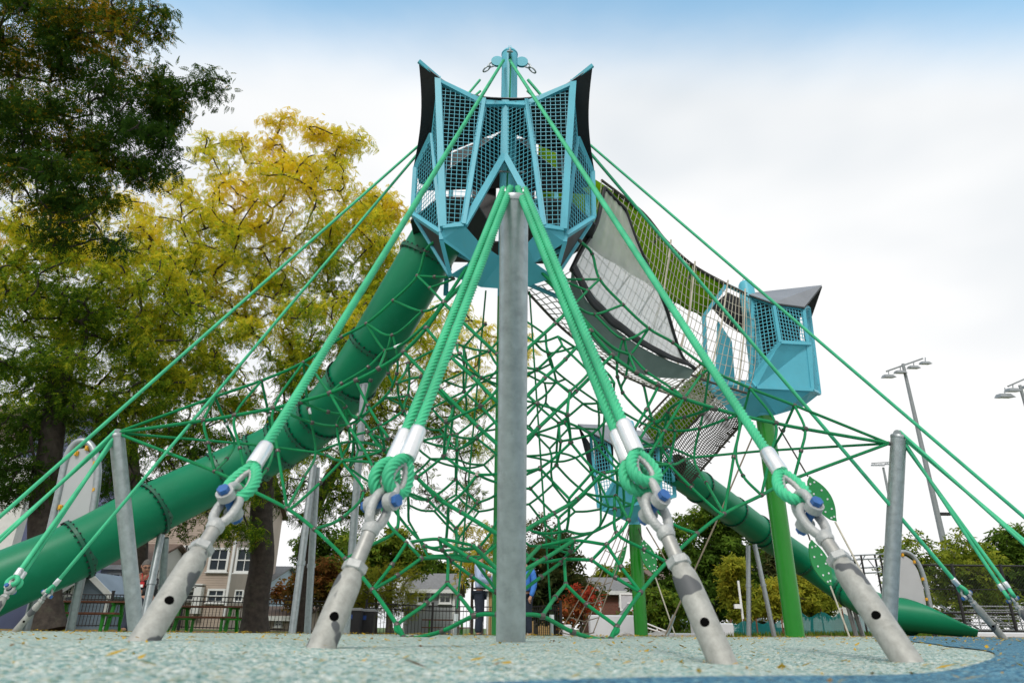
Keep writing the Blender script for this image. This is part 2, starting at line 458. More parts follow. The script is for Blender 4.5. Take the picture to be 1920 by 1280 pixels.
at_ = o.data.attributes.new('tint', 'FLOAT', 'POINT'); at_.data.foreach_set('value', tint)
# ------------------------------------------------------------------ masts
TOWER = V((0.0, 8.5, 0.0))
def mast(label, base, top, r, name='galvanised_mast'):
    base, top = V(base), V(top); d = (top - base).normalized()
    t = thing(name, label, 'mast', base, 'leaning galvanised masts')
    mb = MB(); n = 14
    mb.tube([base - d * 0.15 + (top - base + d * 0.15) * (i / n) for i in range(n + 1)], r, 40, caps=True)
    mb.build('pole', M_GALV, t)
    cap = MB()
    cap.tube([top - d * 0.02, top + d * 0.012, top + d * 0.02], [r * 1.045, r * 1.045, r * 0.96], 40)
    cap.build('cap', M_GALV2, t)
    # saddle: two cheek plates and a grooved bar that carry the ropes
    sd = MB()
    x = d.cross(V((0, 0, 1))).normalized(); y = x.cross(d)
    for s in (-1, 1):
        c = top + x * s * r * 0.62
        arc = [c + y * math.cos(a) * r * 0.55 + d * (0.02 + math.sin(a) * r * 0.62) for a in [math.pi * k / 10 for k in range(11)]]
        sd.prism(arc, 0.008, x)
    sd.build('saddle', M_GALV2, t)
    return t
FM_BASE = at(957.5, 1205, 4.30); FM_BASE.z = gz(FM_BASE.x, FM_BASE.y)
FM_TOP = at(964.0, 374, 3.45)
mast('thick galvanised mast leaning forward in the middle of the net', FM_BASE, FM_TOP, 0.0855)
LM_BASE = at(256, 1184, 8.9); LM_BASE.z = gz(LM_BASE.x, LM_BASE.y)
LM_TOP = at(219, 816, 8.45)
mast('galvanised mast leaning outward in front of the left tube slide', LM_BASE, LM_TOP, 0.088)
RM_BASE = at(1664, 1192, 8.9); RM_BASE.z = gz(RM_BASE.x, RM_BASE.y)
RM_TOP = at(1685, 818, 8.45)
mast('galvanised mast leaning outward beside the small grey exit board', RM_BASE, RM_TOP, 0.092)

# ------------------------------------------------------------------ guy cables with their ground anchors
def frame_of(d, side=None):
    d = d.normalized()
    x = side if side is not None else d.cross(V((0, 0, 1)))
    x = (x - d * x.dot(d)).normalized()
    return x, x.cross(d)         # across, and the other normal
M_SPLASH = None
def sleeve_mat():
    """hot-dip grey sleeve with dark zinc-repair patches that have an outline of their own"""
    m = bpy.data.materials.new('anchor_sleeve'); n, l = nodes_of(m)
    out = n.new('ShaderNodeOutputMaterial'); b = n.new('ShaderNodeBsdfPrincipled'); l.new(b.outputs[0], out.inputs[0])
    tc = n.new('ShaderNodeTexCoord')
    n1 = n.new('ShaderNodeTexNoise'); n1.inputs['Scale'].default_value = 7.5; n1.inputs['Detail'].default_value = 2.5; l.new(tc.outputs['Object'], n1.inputs['Vector'])
    rp = n.new('ShaderNodeValToRGB'); rp.color_ramp.elements[0].position = 0.585; rp.color_ramp.elements[1].position = 0.60
    rp.color_ramp.elements[0].color = (0, 0, 0, 1); rp.color_ramp.elements[1].color = (1, 1, 1, 1); l.new(n1.outputs['Fac'], rp.inputs[0])
    n2 = n.new('ShaderNodeTexNoise'); n2.inputs['Scale'].default_value = 30; n2.inputs['Detail'].default_value = 8; n2.inputs['Roughness'].default_value = .7; l.new(tc.outputs['Object'], n2.inputs['Vector'])
    r2 = n.new('ShaderNodeValToRGB'); r2.color_ramp.elements[0].position = .3; r2.color_ramp.elements[1].position = .7
    r2.color_ramp.elements[0].color = (0.27, 0.27, 0.245, 1); r2.color_ramp.elements[1].color = (0.43, 0.43, 0.40, 1); l.new(n2.outputs['Fac'], r2.inputs[0])
    mx = n.new('ShaderNodeMix'); mx.data_type = 'RGBA'; mx.inputs[7].default_value = (0.095, 0.10, 0.105, 1)
    l.new(rp.outputs[0], mx.inputs['Factor']); l.new(r2.outputs[0], mx.inputs[6]); l.new(mx.outputs[2], b.inputs['Base Color'])
    b.inputs['Roughness'].default_value = .6; b.inputs['Metallic'].default_value = .25
    bp = n.new('ShaderNodeBump'); bp.inputs['Strength'].default_value = .25; bp.inputs['Distance'].default_value = .004; l.new(n2.outputs['Fac'], bp.inputs['Height']); l.new(bp.outputs[0], b.inputs['Normal'])
    MATS['anchor_sleeve'] = m; return m
M_SLEEVE = sleeve_mat()
M_HOLE = pmat('dark_hole', (0.004, 0.004, 0.004), 1.0, spec=0.0)
M_THREAD = pmat('threaded_rod', (0.36, 0.36, 0.34), 0.5, 0.5, var=.15, scale=30)

def twisted(mb, pts, r, fine=True):
    if fine:
        seg = 0.0070
        out = []
        for a, b in zip(pts, pts[1:]):
            k = max(1, int((b - a).length / seg))
            out += [a + (b - a) * (i / k) for i in range(k)]
        out.append(pts[-1])
        mb.tube(out, r * 0.92, 24, lobes=6, amp=0.16, pitch=0.135)
    else:
        mb.tube(pts, r * 1.15, 10)

def loop_pts(c, d, x, L, w, n=28):
    """a tear-drop eye in the plane of d and x; its point lies at +d"""
    P = []
    for k in range(n):
        a = 2 * math.pi * k / n
        t = 0.5 - 0.5 * math.cos(a)             # 0 at the round end, 1 at the point
        P.append(c + d * (L * (t - 0.35)) + x * (w * math.sin(a) * (1 - 0.45 * t)))
    return P

def cable(label, base, target, ropes, u, S, side=None, group=None, fine=True, sleeve_dir=None, spread=0.03, name='guy_cable', end_trim=0.0):
    """one guy: anchor sleeve, threaded rod, eye, shackle, thimble(s), ferrule(s) and rope(s).
    u = distances from the ground along the line, in the order sleeve end, thread end, eye centre, pin, thimble, ferrule start, ferrule end"""
    base = V(base); tg = V(target)
    d = (tg - base).normalized(); x, y = frame_of(d, side)
    t = thing(name, label, 'anchor cable', base, group)
    P = lambda s: base + d * s
    # turnbuckle
    sl = MB()
    s1 = u[0]; r = 0.0435 * S
    prof = [(-0.18, r), (0.0, r), (s1 * 0.80, r), (s1 * 0.9, r * 0.93), (s1 * 0.96, r * 0.78), (s1, r * 0.74)]
    sl.tube([P(a) for a, _ in prof], [b for _, b in prof], 32)
    slo = sl.build('anchor_sleeve', M_SLEEVE, t)
    h = MB(); hp = P(s1 * 0.34)
    tocam = (CAM_POS - hp); nrm = (tocam - d * tocam.dot(d)).normalized(); hs = nrm.cross(d)
    hv = [hp + nrm * (r * 1.006)]
    for q in (.33, .66, 1.0):
        for k in range(20):
            a = 2 * math.pi * k / 20; hx, hy = .34 * q * math.cos(a), .34 * q * math.sin(a)
            hv.append(hp + (hs * hx + d * hy) * r + nrm * (r * (math.sqrt(1 - hx * hx) + .006)))
    hf = [(0, 1 + k, 1 + (k + 1) % 20) for k in range(20)] + [(1 + q * 20 + k, 21 + q * 20 + k, 21 + q * 20 + (k + 1) % 20, 1 + q * 20 + (k + 1) % 20) for q in (0, 1) for k in range(20)]
    h.add(hv, hf); h.build('drill_hole', M_HOLE, slo)
    nt = MB()
    nt.tube([P(s1), P(s1 + 0.004 * S), P(s1 + 0.028 * S), P(s1 + 0.032 * S)], [r * .86, r * 0.97, r * 0.97, r * .86], 6, smooth=False)
    nt.build('lock_nut', M_CAST, slo)
    th = MB()
    nth = max(8, int((u[1] - s1) / (0.0045 if fine else 0.02)))
    pts = [P(s1 + (u[1] - s1) * i / nth) for i in range(nth + 1)]
    th.tube(pts, [(r * 0.60 if i % 2 else r * 0.54) for i in range(nth + 1)], 20)
    th.build('threaded_rod', M_THREAD, t)
    # jaw eye
    ey = MB(); L = (u[3] - u[1]); rw = 0.0175 * S
    ey.tube([P(u[1] - 0.012 * S), P(u[1]), P(u[1] + L * .12), P(u[1] + L * .22)], [r * .62, r * .74, r * .74, r * .60], 24)
    ec = P(u[1] + L * 0.70)
    ey.tube([ec + d * (L * 0.56 * math.cos(a)) + x * (0.038 * S * math.sin(a)) for a in [2 * math.pi * k / 26 for k in range(26)]], rw, 14, closed=True)
    ey.build('rod_eye', M_CAST, t)
    # shackle: bow through the thimble, pin through the eye
    sh = MB(); pin = P(u[3] - 0.012 * S); bw = 0.046 * S
    Ls = (u[4] - u[3]) + 0.012 * S
    bow = [pin + y * -bw - d * 0.012 * S, pin + y * -bw + d * Ls * .35] + [pin + d * (Ls * .55) + y * (-bw * math.cos(a)) + d * (bw * math.sin(a)) for a in [math.pi * k / 10 for k in range(11)]] + [pin + y * bw + d * Ls * .35, pin + y * bw - d * 0.012 * S]
    sh.tube(catmull(bow, 3), 0.0165 * S, 14)
    for s in (-1, 1):
        sh.tube([pin + y * (s * (bw - 0.016 * S)), pin + y * (s * (bw + 0.016 * S))], 0.033 * S, 20)
    sho = sh.build('shackle', M_CAST, t)
    bo = MB()
    bo.tube([pin - y * (bw + .03 * S), pin + y * (bw + 0.03 * S)], 0.017 * S, 14)
    bo.tube([pin - y * (bw + 0.017 * S), pin - y * (bw + 0.040 * S)], 0.0225 * S, 6, smooth=False)
    bo.tube([pin + y * (bw + 0.017 * S), pin + y * (bw + 0.036 * S)], 0.0225 * S, 6, smooth=False)
    bo.build('blue_pin', M_BOLTB, sho)
    # thimbles, ropes, ferrules
    for i, (end, offs) in enumerate(ropes):
        off = y * offs
        rr = 0.0215 * S
        tl = (u[5] - u[4])
        c = P(u[4] + tl * 0.22) + off
        th = MB(); lp = loop_pts(c, d, x, tl * 0.86, 0.040 * S)
        th.tube(lp, 0.0115 * S, 10, closed=True)
        th.build('thimble', M_CAST, t)
        f0, f1 = P(u[5]) + off, P(u[6]) + off
        tail = V(end)
        rp = MB()
        outer = loop_pts(c, d, x, tl * 1.08, 0.066 * S, 40)
        k0 = 20                                      # index of the point end
        order = outer[k0 + 1:] + outer[:k0]
        neck = f0 + d * 0.02
        lpts = [neck + x * .006] + catmull(order[2:-2], 2) + [neck - x * .006]
        twisted(rp, lpts, rr * 1.02, fine)
        main = [f0 + d * 0.005]
        n = 14
        for k in range(1, n + 1):
            main.append(f1 + (tail - f1) * (k / n))
        twisted(rp, main, rr, fine)
        rp.build('rope', M_ROPE_BIG, t)
        fe = MB(); fd = (f1 - f0).normalized()
        a_, b_ = f0, f1
        Lf = (b_ - a_).length
        fe.tube([a_, a_ + fd * Lf * .04, a_ + fd * Lf * .9, a_ + fd * Lf * .97, b_], [rr * 1.45, rr * 1.55, rr * 1.52, rr * 1.42, rr * 1.1], 28)
        fe.build('ferrule', M_ALU, t)
    return t

def param_at_y(base, tg, py):
    lo, hi = 0.0, 1.0
    for _ in range(40):
        m = (lo + hi) / 2
        if proj(base + (tg - base) * m)[1] > py: lo = m
        else: hi = m
    return lo * (tg - base).length
T_TOP = at(950, 118, 8.37)
def front_cable(label, bpx, tgt, ys, ropes, **k):
    base = at(bpx[0], bpx[1], k.pop('Y', 2.3))
    u = [param_at_y(base, V(tgt), yy) for yy in ys]
    return cable(label, base, tgt, ropes, u, 1.0, **k)
MT = FM_TOP + V((0, -0.02, 0.07))
front_cable('single green guy cable with blue bolt, furthest left of the four near anchors', (272, 1197), T_TOP, (1035, 990, 965, 940, 925, 873, 834), [(T_TOP + V((-0.05, -0.05, 0)), 0.0)])
front_cable('double green guy cable with two silver sleeves left of the thick mast', (601, 1216), MT, (1072, 995, 970, 938, 915, 862, 806), [(MT + V((-.062, 0, -0.01)), -0.034), (MT + V((-.022, 0, 0)), 0.034)], side=V((0.5, 0.75, .2)))
front_cable('double green guy cable with joined silver sleeves right of the thick mast', (1353, 1238), MT, (1062, 1003, 975, 945, 905, 857, 800), [(MT + V((.022, 0, 0)), -0.030), (MT + V((.062, 0, -0.01)), 0.030)], side=V((0.85, .2, -.3)))
front_cable('single green guy cable with blue nut, furthest right of the four near anchors', (1693, 1228), T_TOP, (1055, 1012, 988, 962, 930, 885, 845), [(T_TOP + V((0.05, -0.05, 0)), 0.0)], side=V((.9, .3, .2)))

# side guys, farther away
def far_cable(label, bpx, Y, tgt, yf, ropes, group=None):
    base = at(bpx[0], bpx[1], Y)
    L = param_at_y(base, V(tgt), yf)
    u = [L * .58, L * .66, L * .7, L * .76, L * .80, L * .93, L * 1.06]
    return cable(label, base, tgt, ropes, u, 0.95 if L > .6 else 0.8, fine=False, group=group)
MLT = LM_TOP + V((0, 0, .06)); MRT = RM_TOP + V((0, 0, .06))
TL = at(900, 150, 8.55); TR = at(990, 150, 8.55)
far_cable('green guy cable running past the left mast to a rod by the board post', (30, 1182), 8.0, TL, 1090, [(TL, 0)])
far_cable('green guy cable from the left mast ending in a shackle over the slide', (-40, 1190), 7.2, MLT, 1075, [(MLT, -0.03), (MLT + V((0, .05, 0)), 0.03)])
far_cable('green guy cable from the tower running out past the picnic tables', (-330, 1260), 6.6, TL + V((0, .25, 0)), 1200, [(TL + V((0, .25, 0)), 0)])
far_cable('green pair of guy ropes from the left mast leaving the picture', (-260, 1250), 6.8, MLT, 1200, [(MLT + V((0, -.04, 0)), -0.035), (MLT + V((0, .03, 0)), 0.035)])
far_cable('green guy cable from the tower ending beside the chain link fence', (1878, 1192), 8.6, TR, 1090, [(TR, 0)])
far_cable('green pair of guy ropes from the right mast with two silver sleeves', (1952, 1200), 7.9, MRT, 1098, [(MRT, -0.03), (MRT + V((0, .05, 0)), 0.03)])
far_cable('green guy cable from the tower crossing the light pole', (2260, 1260), 6.8, TR + V((0, .25, 0)), 1200, [(TR + V((0, .25, 0)), 0)])
far_cable('green pair of guy ropes from the right mast leaving the picture', (2200, 1260), 6.8, MRT, 1200, [(MRT + V((0, -.04, 0)), -0.035), (MRT + V((0, .03, 0)), 0.035)])
# ------------------------------------------------------------------ the tower
def newell(P):
    n = V((0, 0, 0))
    for i in range(len(P)): n += P[i].cross(P[(i + 1) % len(P)])
    return n.normalized()
def inset(P, d):
    """shrink a convex polygon towards its centre by distance d, in its plane"""
    n = newell(P); out = []
    m = len(P)
    for i in range(m):
        a, b, c = P[i - 1], P[i], P[(i + 1) % m]
        e1 = (b - a).normalized(); e2 = (c - b).normalized()
        n1, n2 = n.cross(e1), n.cross(e2)
        k = 1 + n1.dot(n2)
        out.append(b + (n1 + n2) * (d / max(k, 0.25)))
    return out
def wire_grid(P, pitch, w, v_dir=(0, 0, 1), rot=0.0):
    n = newell(P); c = sum(P, V((0, 0, 0))) / len(P)
    v = V(v_dir); v = (v - n * v.dot(n)).normalized(); u = v.cross(n)
    if rot:
        u, v = u * math.cos(rot) + v * math.sin(rot), v * math.cos(rot) - u * math.sin(rot)
    q = [((p - c).dot(u), (p - c).dot(v)) for p in P]
    mb = MB()
    def cuts(axis_, val):
        r = []
        for i in range(len(q)):
            a, b = q[i], q[(i + 1) % len(q)]
            if (a[axis_] - val) * (b[axis_] - val) < 0:
                t = (val - a[axis_]) / (b[axis_] - a[axis_])
                r.append(a[1 - axis_] + (b[1 - axis_] - a[1 - axis_]) * t)
        return sorted(r)
    for ax in (0, 1):
        lo, hi = min(z[ax] for z in q), max(z[ax] for z in q)
        val = math.ceil(lo / pitch) * pitch
        while val < hi:
            r = cuts(ax, val)
            if len(r) >= 2:
                p0 = c + (u * val + v * r[0] if ax == 0 else v * val + u * r[0])
                p1 = c + (u * val + v * r[-1] if ax == 0 else v * val + u * r[-1])
                off = n * (0.0028 if ax else -0.0028)
                mb.beam(p0 + off, p1 + off, w, w * .8, n)
            val += pitch
    return mb
def mesh_panel(root, P, fw=0.055, pitch=0.069, wire=0.0065, flange=0.05, rot=0.0, bolts=True, mat=None):
    P = [V(p) for p in P]; mat = mat or M_BLUE
    n = newell(P); mb = MB(); m = len(P)
    I = inset(P, flange)
    for i in range(m):
        j = (i + 1) % m
        # flat flange strip, mitred, and a raised edge bar
        mb.prism([P[i], P[j], I[j], I[i]], 0.008, n)
    fr = mb.build('panel_frame', mat, root)
    wg = wire_grid(inset(P, flange * 0.7), pitch, wire, rot=rot)
    wg.build('wire_mesh', mat, fr, kind='stuff')
    if bolts:
        bm_ = MB(); J = inset(P, flange * .5)
        for i in range(m):
            a, b = J[i], J[(i + 1) % m]; L = (b - a).length; k = max(1, int(L / 0.27))
            for q in range(k):
                c = a + (b - a) * ((q + .5) / k)
                for s in (-1, 1):
                    bm_.tube([c + n * s * .004, c + n * s * .012], [.013, .009], 6, smooth=False)
        bm_.build('panel_bolts', M_STEEL, fr, kind='stuff')
    return fr
def post(root, a, b, w=0.06, h=0.06, name='corner_post', mat=None, up=(0, -1, 0)):
    mb = MB(); mb.beam(a, b, w, h, up); return mb.build(name, mat or M_BLUE, root)
def plate(root, P, th=0.012, name='floor_plate', mat=None, rimw=0.0):
    P = [V(p) for p in P]; mb = MB(); mb.prism(P, th)
    o = mb.build(name, mat or M_BLUE, root)
    if rimw:
        rb = MB(); m = len(P)
        n = newell(P)
        for i in range(m):
            rb.beam(P[i], P[(i + 1) % m], rimw, rimw, n)
        rb.build('plate_rim', mat or M_BLUE, o)
    return o
def mx(p, s): return V((p.x * s, p.y, p.z))
def my(p, s): return p if s > 0 else V((p.x, 2 * TOWER.y - p.y, p.z))

XS = at(945.5, 190, 7.75).x * .85; XP = at(951, 250, 8.5).x * .45
def mxt(p, s): return p if s > 0 else V((2 * XS - p.x, p.y, p.z))
tw = thing('play_tower', 'tall turquoise tower with mesh walls and two black upswept roof ears', 'play tower', (0, 8.5, gz(0, 8.5)))
# central post: green below the cabin, turquoise above
mb = MB(); mb.tube([V((XP, 8.5, z)) for z in (-0.3, 1, 2, 3, 4.3)], 0.128, 32); mb.build('lower_post', M_TPOST, tw)
ztop = at(950, 104, 8.5).z
mb = MB(); mb.tube([V((XP, 8.5, z)) for z in (4.3, 5.5, 6.5, 7.5, ztop)], 0.128, 32); mb.build('upper_post', M_BLUE, tw)
mb = MB(); mb.tube([V((XP, 8.5, ztop)), V((XP, 8.5, ztop + .02)), V((XP, 8.5, ztop + .06)), V((XP, 8.5, ztop + .085))], [.135, .135, .11, .05], 32); mb.build('post_cap', M_BLUE, tw)
# lugs for the guy cables
for k in range(4):
    a = math.pi / 2 * k
    d = V((math.sin(a), -math.cos(a), 0)); s = V((d.y, -d.x, 0))
    for j in (-.5, .5):
        c = V((XP, 8.5, ztop - 0.14)) + d * 0.20 + s * j * .03
        mb = MB(); mb.prism([c + d * (.1 * math.cos(q)) + V((0, 0, .1 * math.sin(q))) for q in [2 * math.pi * i / 16 for i in range(16)]], .012, s)
        mb.build('cable_lug', M_BLUE, tw)
    sh = MB()
    for q in (0, 1):
        c = V((XP, 8.5, ztop - .2 - .1 * q)) + d * (.28 + .09 * q) + s * (.0)
        ax2 = s if q else (d * .7 + V((0, 0, .7))).normalized()
        dd = (d * .75 - V((0, 0, .65))).normalized()
        sh.tube([c + dd * .075 * math.cos(t) + ax2 * .042 * math.sin(t) for t in [2 * math.pi * i / 16 for i in range(16)]], .013, 8, closed=True)
    sh.build('top_shackle', M_GALV2, tw)

Dt, Db = at(945.5, 190, 7.75), at(945.5, 291, 7.70)
Dt.x = Db.x = XS
Ct, Cb = at(908, 187, 7.52), at(870, 422, 7.32)
Bt, Bb = at(821, 146, 7.42), at(831, 426, 7.36)
Et, Eb = at(809, 252, 7.80), at(826.5, 437, 7.42)
At_, Ab = at(779, 316, 8.2), at(774, 402, 8.2)
TIP = at(785, 115, 7.28)
for sy in (1, -1):
    for s in (1, -1):
        f = lambda p: my(mxt(p, s), sy)
        front = sy > 0
        open_side = not front              # the back walls stay open: slide mouth on one side, bridge on the other
        if front: mesh_panel(tw, [f(Ct), f(Dt), f(Db), f(Cb)], rot=0.0)
        if not open_side:
            mesh_panel(tw, [f(Bt), f(Ct), f(Cb), f(Bb)])
            mesh_panel(tw, [f(Bt), f(Bb), f(Et)], pitch=.074, flange=.03, bolts=False)
            mesh_panel(tw, [f(Et), f(At_), f(Ab), f(Eb)])
        # posts
        if not front:
            Bk = V((XS + s * .85, 9.25, At_.z + .45)); post(tw, Bk, V((XS + s * .85, 9.25, Bb.z)), .07, .06); post(tw, f(At_), f(Ab), .07, .07)
            post(tw, Bk, V((XS + s * .16, 9.25, Dt.z - .1)), .05, .05, 'top_rail'); post(tw, V((XS + s * .85, 9.25, Bb.z)), f(Ab), .05, .05, 'sill')
        if front:
            post(tw, f(Bt), f(Bb), .085, .06)
            post(tw, f(Ct), f(Cb), .05, .075)
            post(tw, f(At_), f(Ab), .07, .07)
            post(tw, f(Et), f(Eb), .045, .05)
            post(tw, f(Et), f(At_), .06, .05, 'sloping_rail')
            post(tw, f(Bt) - V((0, 0, .05)), f(Ct) - V((0, 0, .09)), .05, .06, 'top_rail'); post(tw, f(Ct) - V((0, 0, .09)), f(Dt) - V((0, 0, .06)), .05, .06, 'top_rail')
            post(tw, f(Db), f(Cb), .085, .06, 'v_brace')
            post(tw, f(Bb), f(Cb), .05, .05, 'sill'); post(tw, f(Eb), f(Ab), .06, .06, 'sill')
        if front: post(tw, f(TIP), f(Bt), .05, .04, 'roof_rib')
        # roof: a saddle sheet from the ridge post out to the raised ear
        K = V((XS, 8.5, f(Dt).z + 0.12)); D_, T_, A_ = f(Dt) + V((0, -0.03 * sy, 0.03)), f(TIP), f(At_) + V((-.03 * s, 0, .03))
        if not front: T_ = V((XS + s * .85, 9.25, At_.z + .5)); D_ = V((XS, 9.2, K.z))
        mb = MB(); N = 12; g = []
        for i in range(N + 1):
            for j in range(N + 1):
                u, v = i / N, j / N
                p = D_ * ((1 - u) * (1 - v)) + T_ * (u * (1 - v)) + A_ * (u * v) + K * ((1 - u) * v)
                p = p - V((0, 0, 0.20 * math.sin(math.pi * u) * (1 - v))) 
                p = p + V((-s * .07 * math.sin(math.pi * v) * u * -1, 0, 0)) 
                g.append(p)
        W = N + 1; top = [p + V((0, 0, .012)) for p in g]
        fs = [(i * W + j, (i + 1) * W + j, (i + 1) * W + j + 1, i * W + j + 1) for i in range(N) for j in range(N)]
        mb.add(g, fs, True)
        if front: mb.build('roof_lining', M_BLACK, tw)
        else: mb.build('roof_lining', M_BLACK, tw)
        mb = MB(); mb.add(top, [tuple(reversed(q)) for q in fs], True)
        ring = [i * W for i in range(W)] + [N * W + j for j in range(1, W)] + [i * W + N for i in range(N - 1, -1, -1)] + [j for j in range(N - 1, 0, -1)]
        mb.add([g[k] for k in ring] + [top[k] for k in ring], [(k, (k + 1) % len(ring), (k + 1) % len(ring) + len(ring), k + len(ring)) for k in range(len(ring))])
        mb.build('roof_sheet', M_ROOF, tw)
    if sy > 0: post(tw, my(Dt, sy), my(Db, sy), .11, .06)
# faceted underside
F1, F2, F3, F4 = at(827.5, 450, 7.42), at(844, 516, 7.72), at(899, 455, 7.45), at(884, 490, 7.62)
G1, G0 = at(902, 538, 7.95), at(945, 541, 7.95); G0.x = XS
for sy in (1,):
    for s in (1, -1):
        f = lambda p: my(mxt(p, s), sy)
        plate(tw, [f(Bb), f(Cb), f(F3), f(F4), f(F1)], .012, 'underside_plate')
        post(tw, f(F1), f(F2), .05, .04, 'strut'); post(tw, f(Ab), f(F2), .06, .05, 'strut')
        post(tw, f(Eb), f(F1), .05, .04, 'strut')
        plate(tw, [f(F4), f(F3), f(G0) + V((0, -.25 * sy, .3)), f(G0), f(G1), f(F2)], .012, 'underside_plate')
        plate(tw, [f(Ab) + V((0, 0, .02)), f(Eb) + V((0, 0, .0)), f(F1), f(F2)], .006, 'rubber_skirt', M_BLACK)
mb = MB(); zf = Ab.z - .12
for s in (1, -1):
    mb.prism([V((XS + s * .40, 7.6, zf)), V((XS + s * .85, 7.6, zf)), V((XS + s * 1.3, 8.2, zf + .02)), V((XS + s * 1.3, 8.7, zf + .02)), V((XS + s * .85, 9.3, zf)), V((XS + s * .16, 9.3, zf)), V((XS + s * .16, 8.3, zf))], .03)
mb.prism([V((XS - .15, 8.7, zf)), V((XS + .15, 8.7, zf)), V((XS + .15, 9.3, zf)), V((XS - .15, 9.3, zf))], .028)
mb.build('deck', M_BLACK, tw)
# black sheets added as the shade inside the cabin, and the white handles seen through the mesh
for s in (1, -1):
    mb = MB(); mb.prism([V((XS + s * .12, 9.2, zf + .02)), V((XS + s * .50, 9.22, zf + .02)), V((XS + s * .50, 9.22, zf + 2.3)), V((XS + s * .12, 9.2, zf + 2.3))], .02); mb.build('interior_shade', M_BLACK, tw)
    mb = MB(); mb.prism([V((XS + s * 1.30, 8.3, zf + 1.0)), V((XS + s * 1.28, 8.7, zf + 1.0)), V((XS + s * .88, 9.2, zf + 1.25)), V((XS + s * .88, 9.2, zf + 2.1)), V((XS + s * 1.1, 8.5, zf + 2.0)), V((XS + s * 1.25, 8.3, zf + 1.7))], .02); mb.build('interior_shade', M_BLACK, tw)
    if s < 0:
        mb = MB(); mb.prism([V((XS + s * .50, 9.23, zf + .02)), V((XS + s * .86, 9.23, zf + .02)), V((XS + s * .86, 9.23, zf + .35)), V((XS + s * .50, 9.23, zf + .5))], .02); mb.build('interior_shade', M_BLACK, tw)
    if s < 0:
        mb = MB(); mb.prism([V((XS + s * .50, 9.23, zf + 1.45)), V((XS + s * .86, 9.23, zf + 1.3)), V((XS + s * .86, 9.23, zf + 2.0)), V((XS + s * .50, 9.23, zf + 2.2))], .02); mb.build('interior_shade', M_BLACK, tw)
mb = MB()
q = at(948, 332, 7.95)
mb.tube([V((-.2, 7.9, q.z + .05)), V((-.1, 7.8, q.z - .02)), V((0, 7.78, q.z - .04)), V((.1, 7.8, q.z - .02)), V((.2, 7.9, q.z + .05))], .014, 10)
mb.build('grab_rail', M_GALV2, tw)
mb = MB(); mb.tube([V((0, 8.33, ztop - .2)), at(948, 440, 7.7)], .012, 8); mb.build('hanging_rope', M_ROPE, tw)
# ------------------------------------------------------------------ the climbing net (left half measured, right half its mirror image)
net = thing('climbing_net', 'green three dimensional rope climbing net filling the space under the turquoise tower', 'climbing net', (0, 8.2, 0))
clamp_pts = []
CL = MB(); CL.tube([V((0, 0, -.017)), V((0, 0, -.012)), V((0, 0, .012)), V((0, 0, .017))], [.019, .0215, .0215, .019], 10)
CLAMP_ME = CL.mesh('clamp', M_STEEL)
SL = MB(); SL.tube([V((0, 0, -.06)), V((0, 0, -.05)), V((0, 0, .05)), V((0, 0, .06))], [.015, .02, .02, .015], 10)
SLEEVE_ME = SL.mesh('sleeve', M_ALU)
def put(me, name, p, d, s=1.0):
    o = link(name, me, net)
    q = d.to_track_quat('Z', 'Y')
    o.matrix_basis = Matrix.Translation(p) @ q.to_matrix().to_4x4() @ Matrix.Scale(s, 4)
    return o
STR = []
def strand(pts, r=0.0135, sag=0.0, mirror=True, clamps=True, straight=False):
    STR.append([list(pts), r, clamps])
def draw(pts, r=0.0135, sag=0.0, mirror=True, clamps=True, straight=False, back=False):
    P = [at(*p) for p in pts]; r = r * 1.24
    if back: P = [V((p.x, 17.0 - p.y, p.z)) for p in P]
    for sgn in ((1, -1) if mirror else (1,)):
        Q = [mx(p, sgn) for p in P]
        if len(Q) == 2:
            mid = (Q[0] + Q[1]) / 2 - V((0, 0, sag * (Q[1] - Q[0]).length)); Q = [Q[0], mid, Q[1]]
        C = Q if straight else catmull(Q, 5)
        mb = MB(); mb.tube(C, r, 8); mb.build('rope', M_ROPE, net)
        if clamps:
            for k, q in enumerate(Q if len(pts) > 2 else (Q[0], Q[-1])):
                key = (round(q.x / .11), round(q.y / .7), round(q.z / .11))
                if key in SEEN or q.y > 8.75 or NC[0] >= 296: continue
                NC[0] += 1
                SEEN.add(key)
                i = min(k, len(Q) - 2)
                put(CLAMP_ME, 'clamp', q, (Q[i + 1] - Q[i]).normalized(), 1.2 if r < .022 else 1.6)
SEEN = set(); NC = [0]
# the arm to the side mast -------------------------------------------------------------
MP = (218, 811, 8.45)
U = [MP, (403, 743, 8.35), (490, 712, 8.3), (568, 678, 8.25), (640, 632, 8.2), (686, 605, 8.15), (737, 563, 8.1), (782, 516, 8.05), (798, 470, 8.0), (822, 447, 7.75)]
strand(U, .0155)
VV = [MP, (383, 788, 8.1), (440, 779, 8.0), (512, 766, 7.9), (558, 754, 7.85), (616, 736, 7.8), (668, 713, 7.75), (710, 691, 7.7), (756, 660, 7.65), (798, 616, 7.6), (832, 568, 7.6), (889, 480, 7.7)]
strand(VV, .0185)
strand([(735, 676, 7.72), (757, 658, 7.66), (800, 613, 7.62), (836, 566, 7.62), (905, 497, 7.75)], .0175, clamps=False)
strand([(722, 657, 8.1), (755, 645, 7.9), (800, 606, 7.75), (850, 552, 7.75), (930, 487, 7.9)], .0165, clamps=False)
W_ = [MP, (440, 830, 8.9), (512, 838, 8.95), (592, 848, 8.9)]
strand(W_, .0135)
X = [MP, (402, 884, 8.0), (465, 918, 7.75), (538, 955, 7.5), (590, 992, 7.3), (648, 1047, 7.05), (698, 1105, 6.75), (743, 1170, 6.45), (757, 1196, 6.35)]
strand(X, .0155)
BODY0 = len(STR) + 16; 
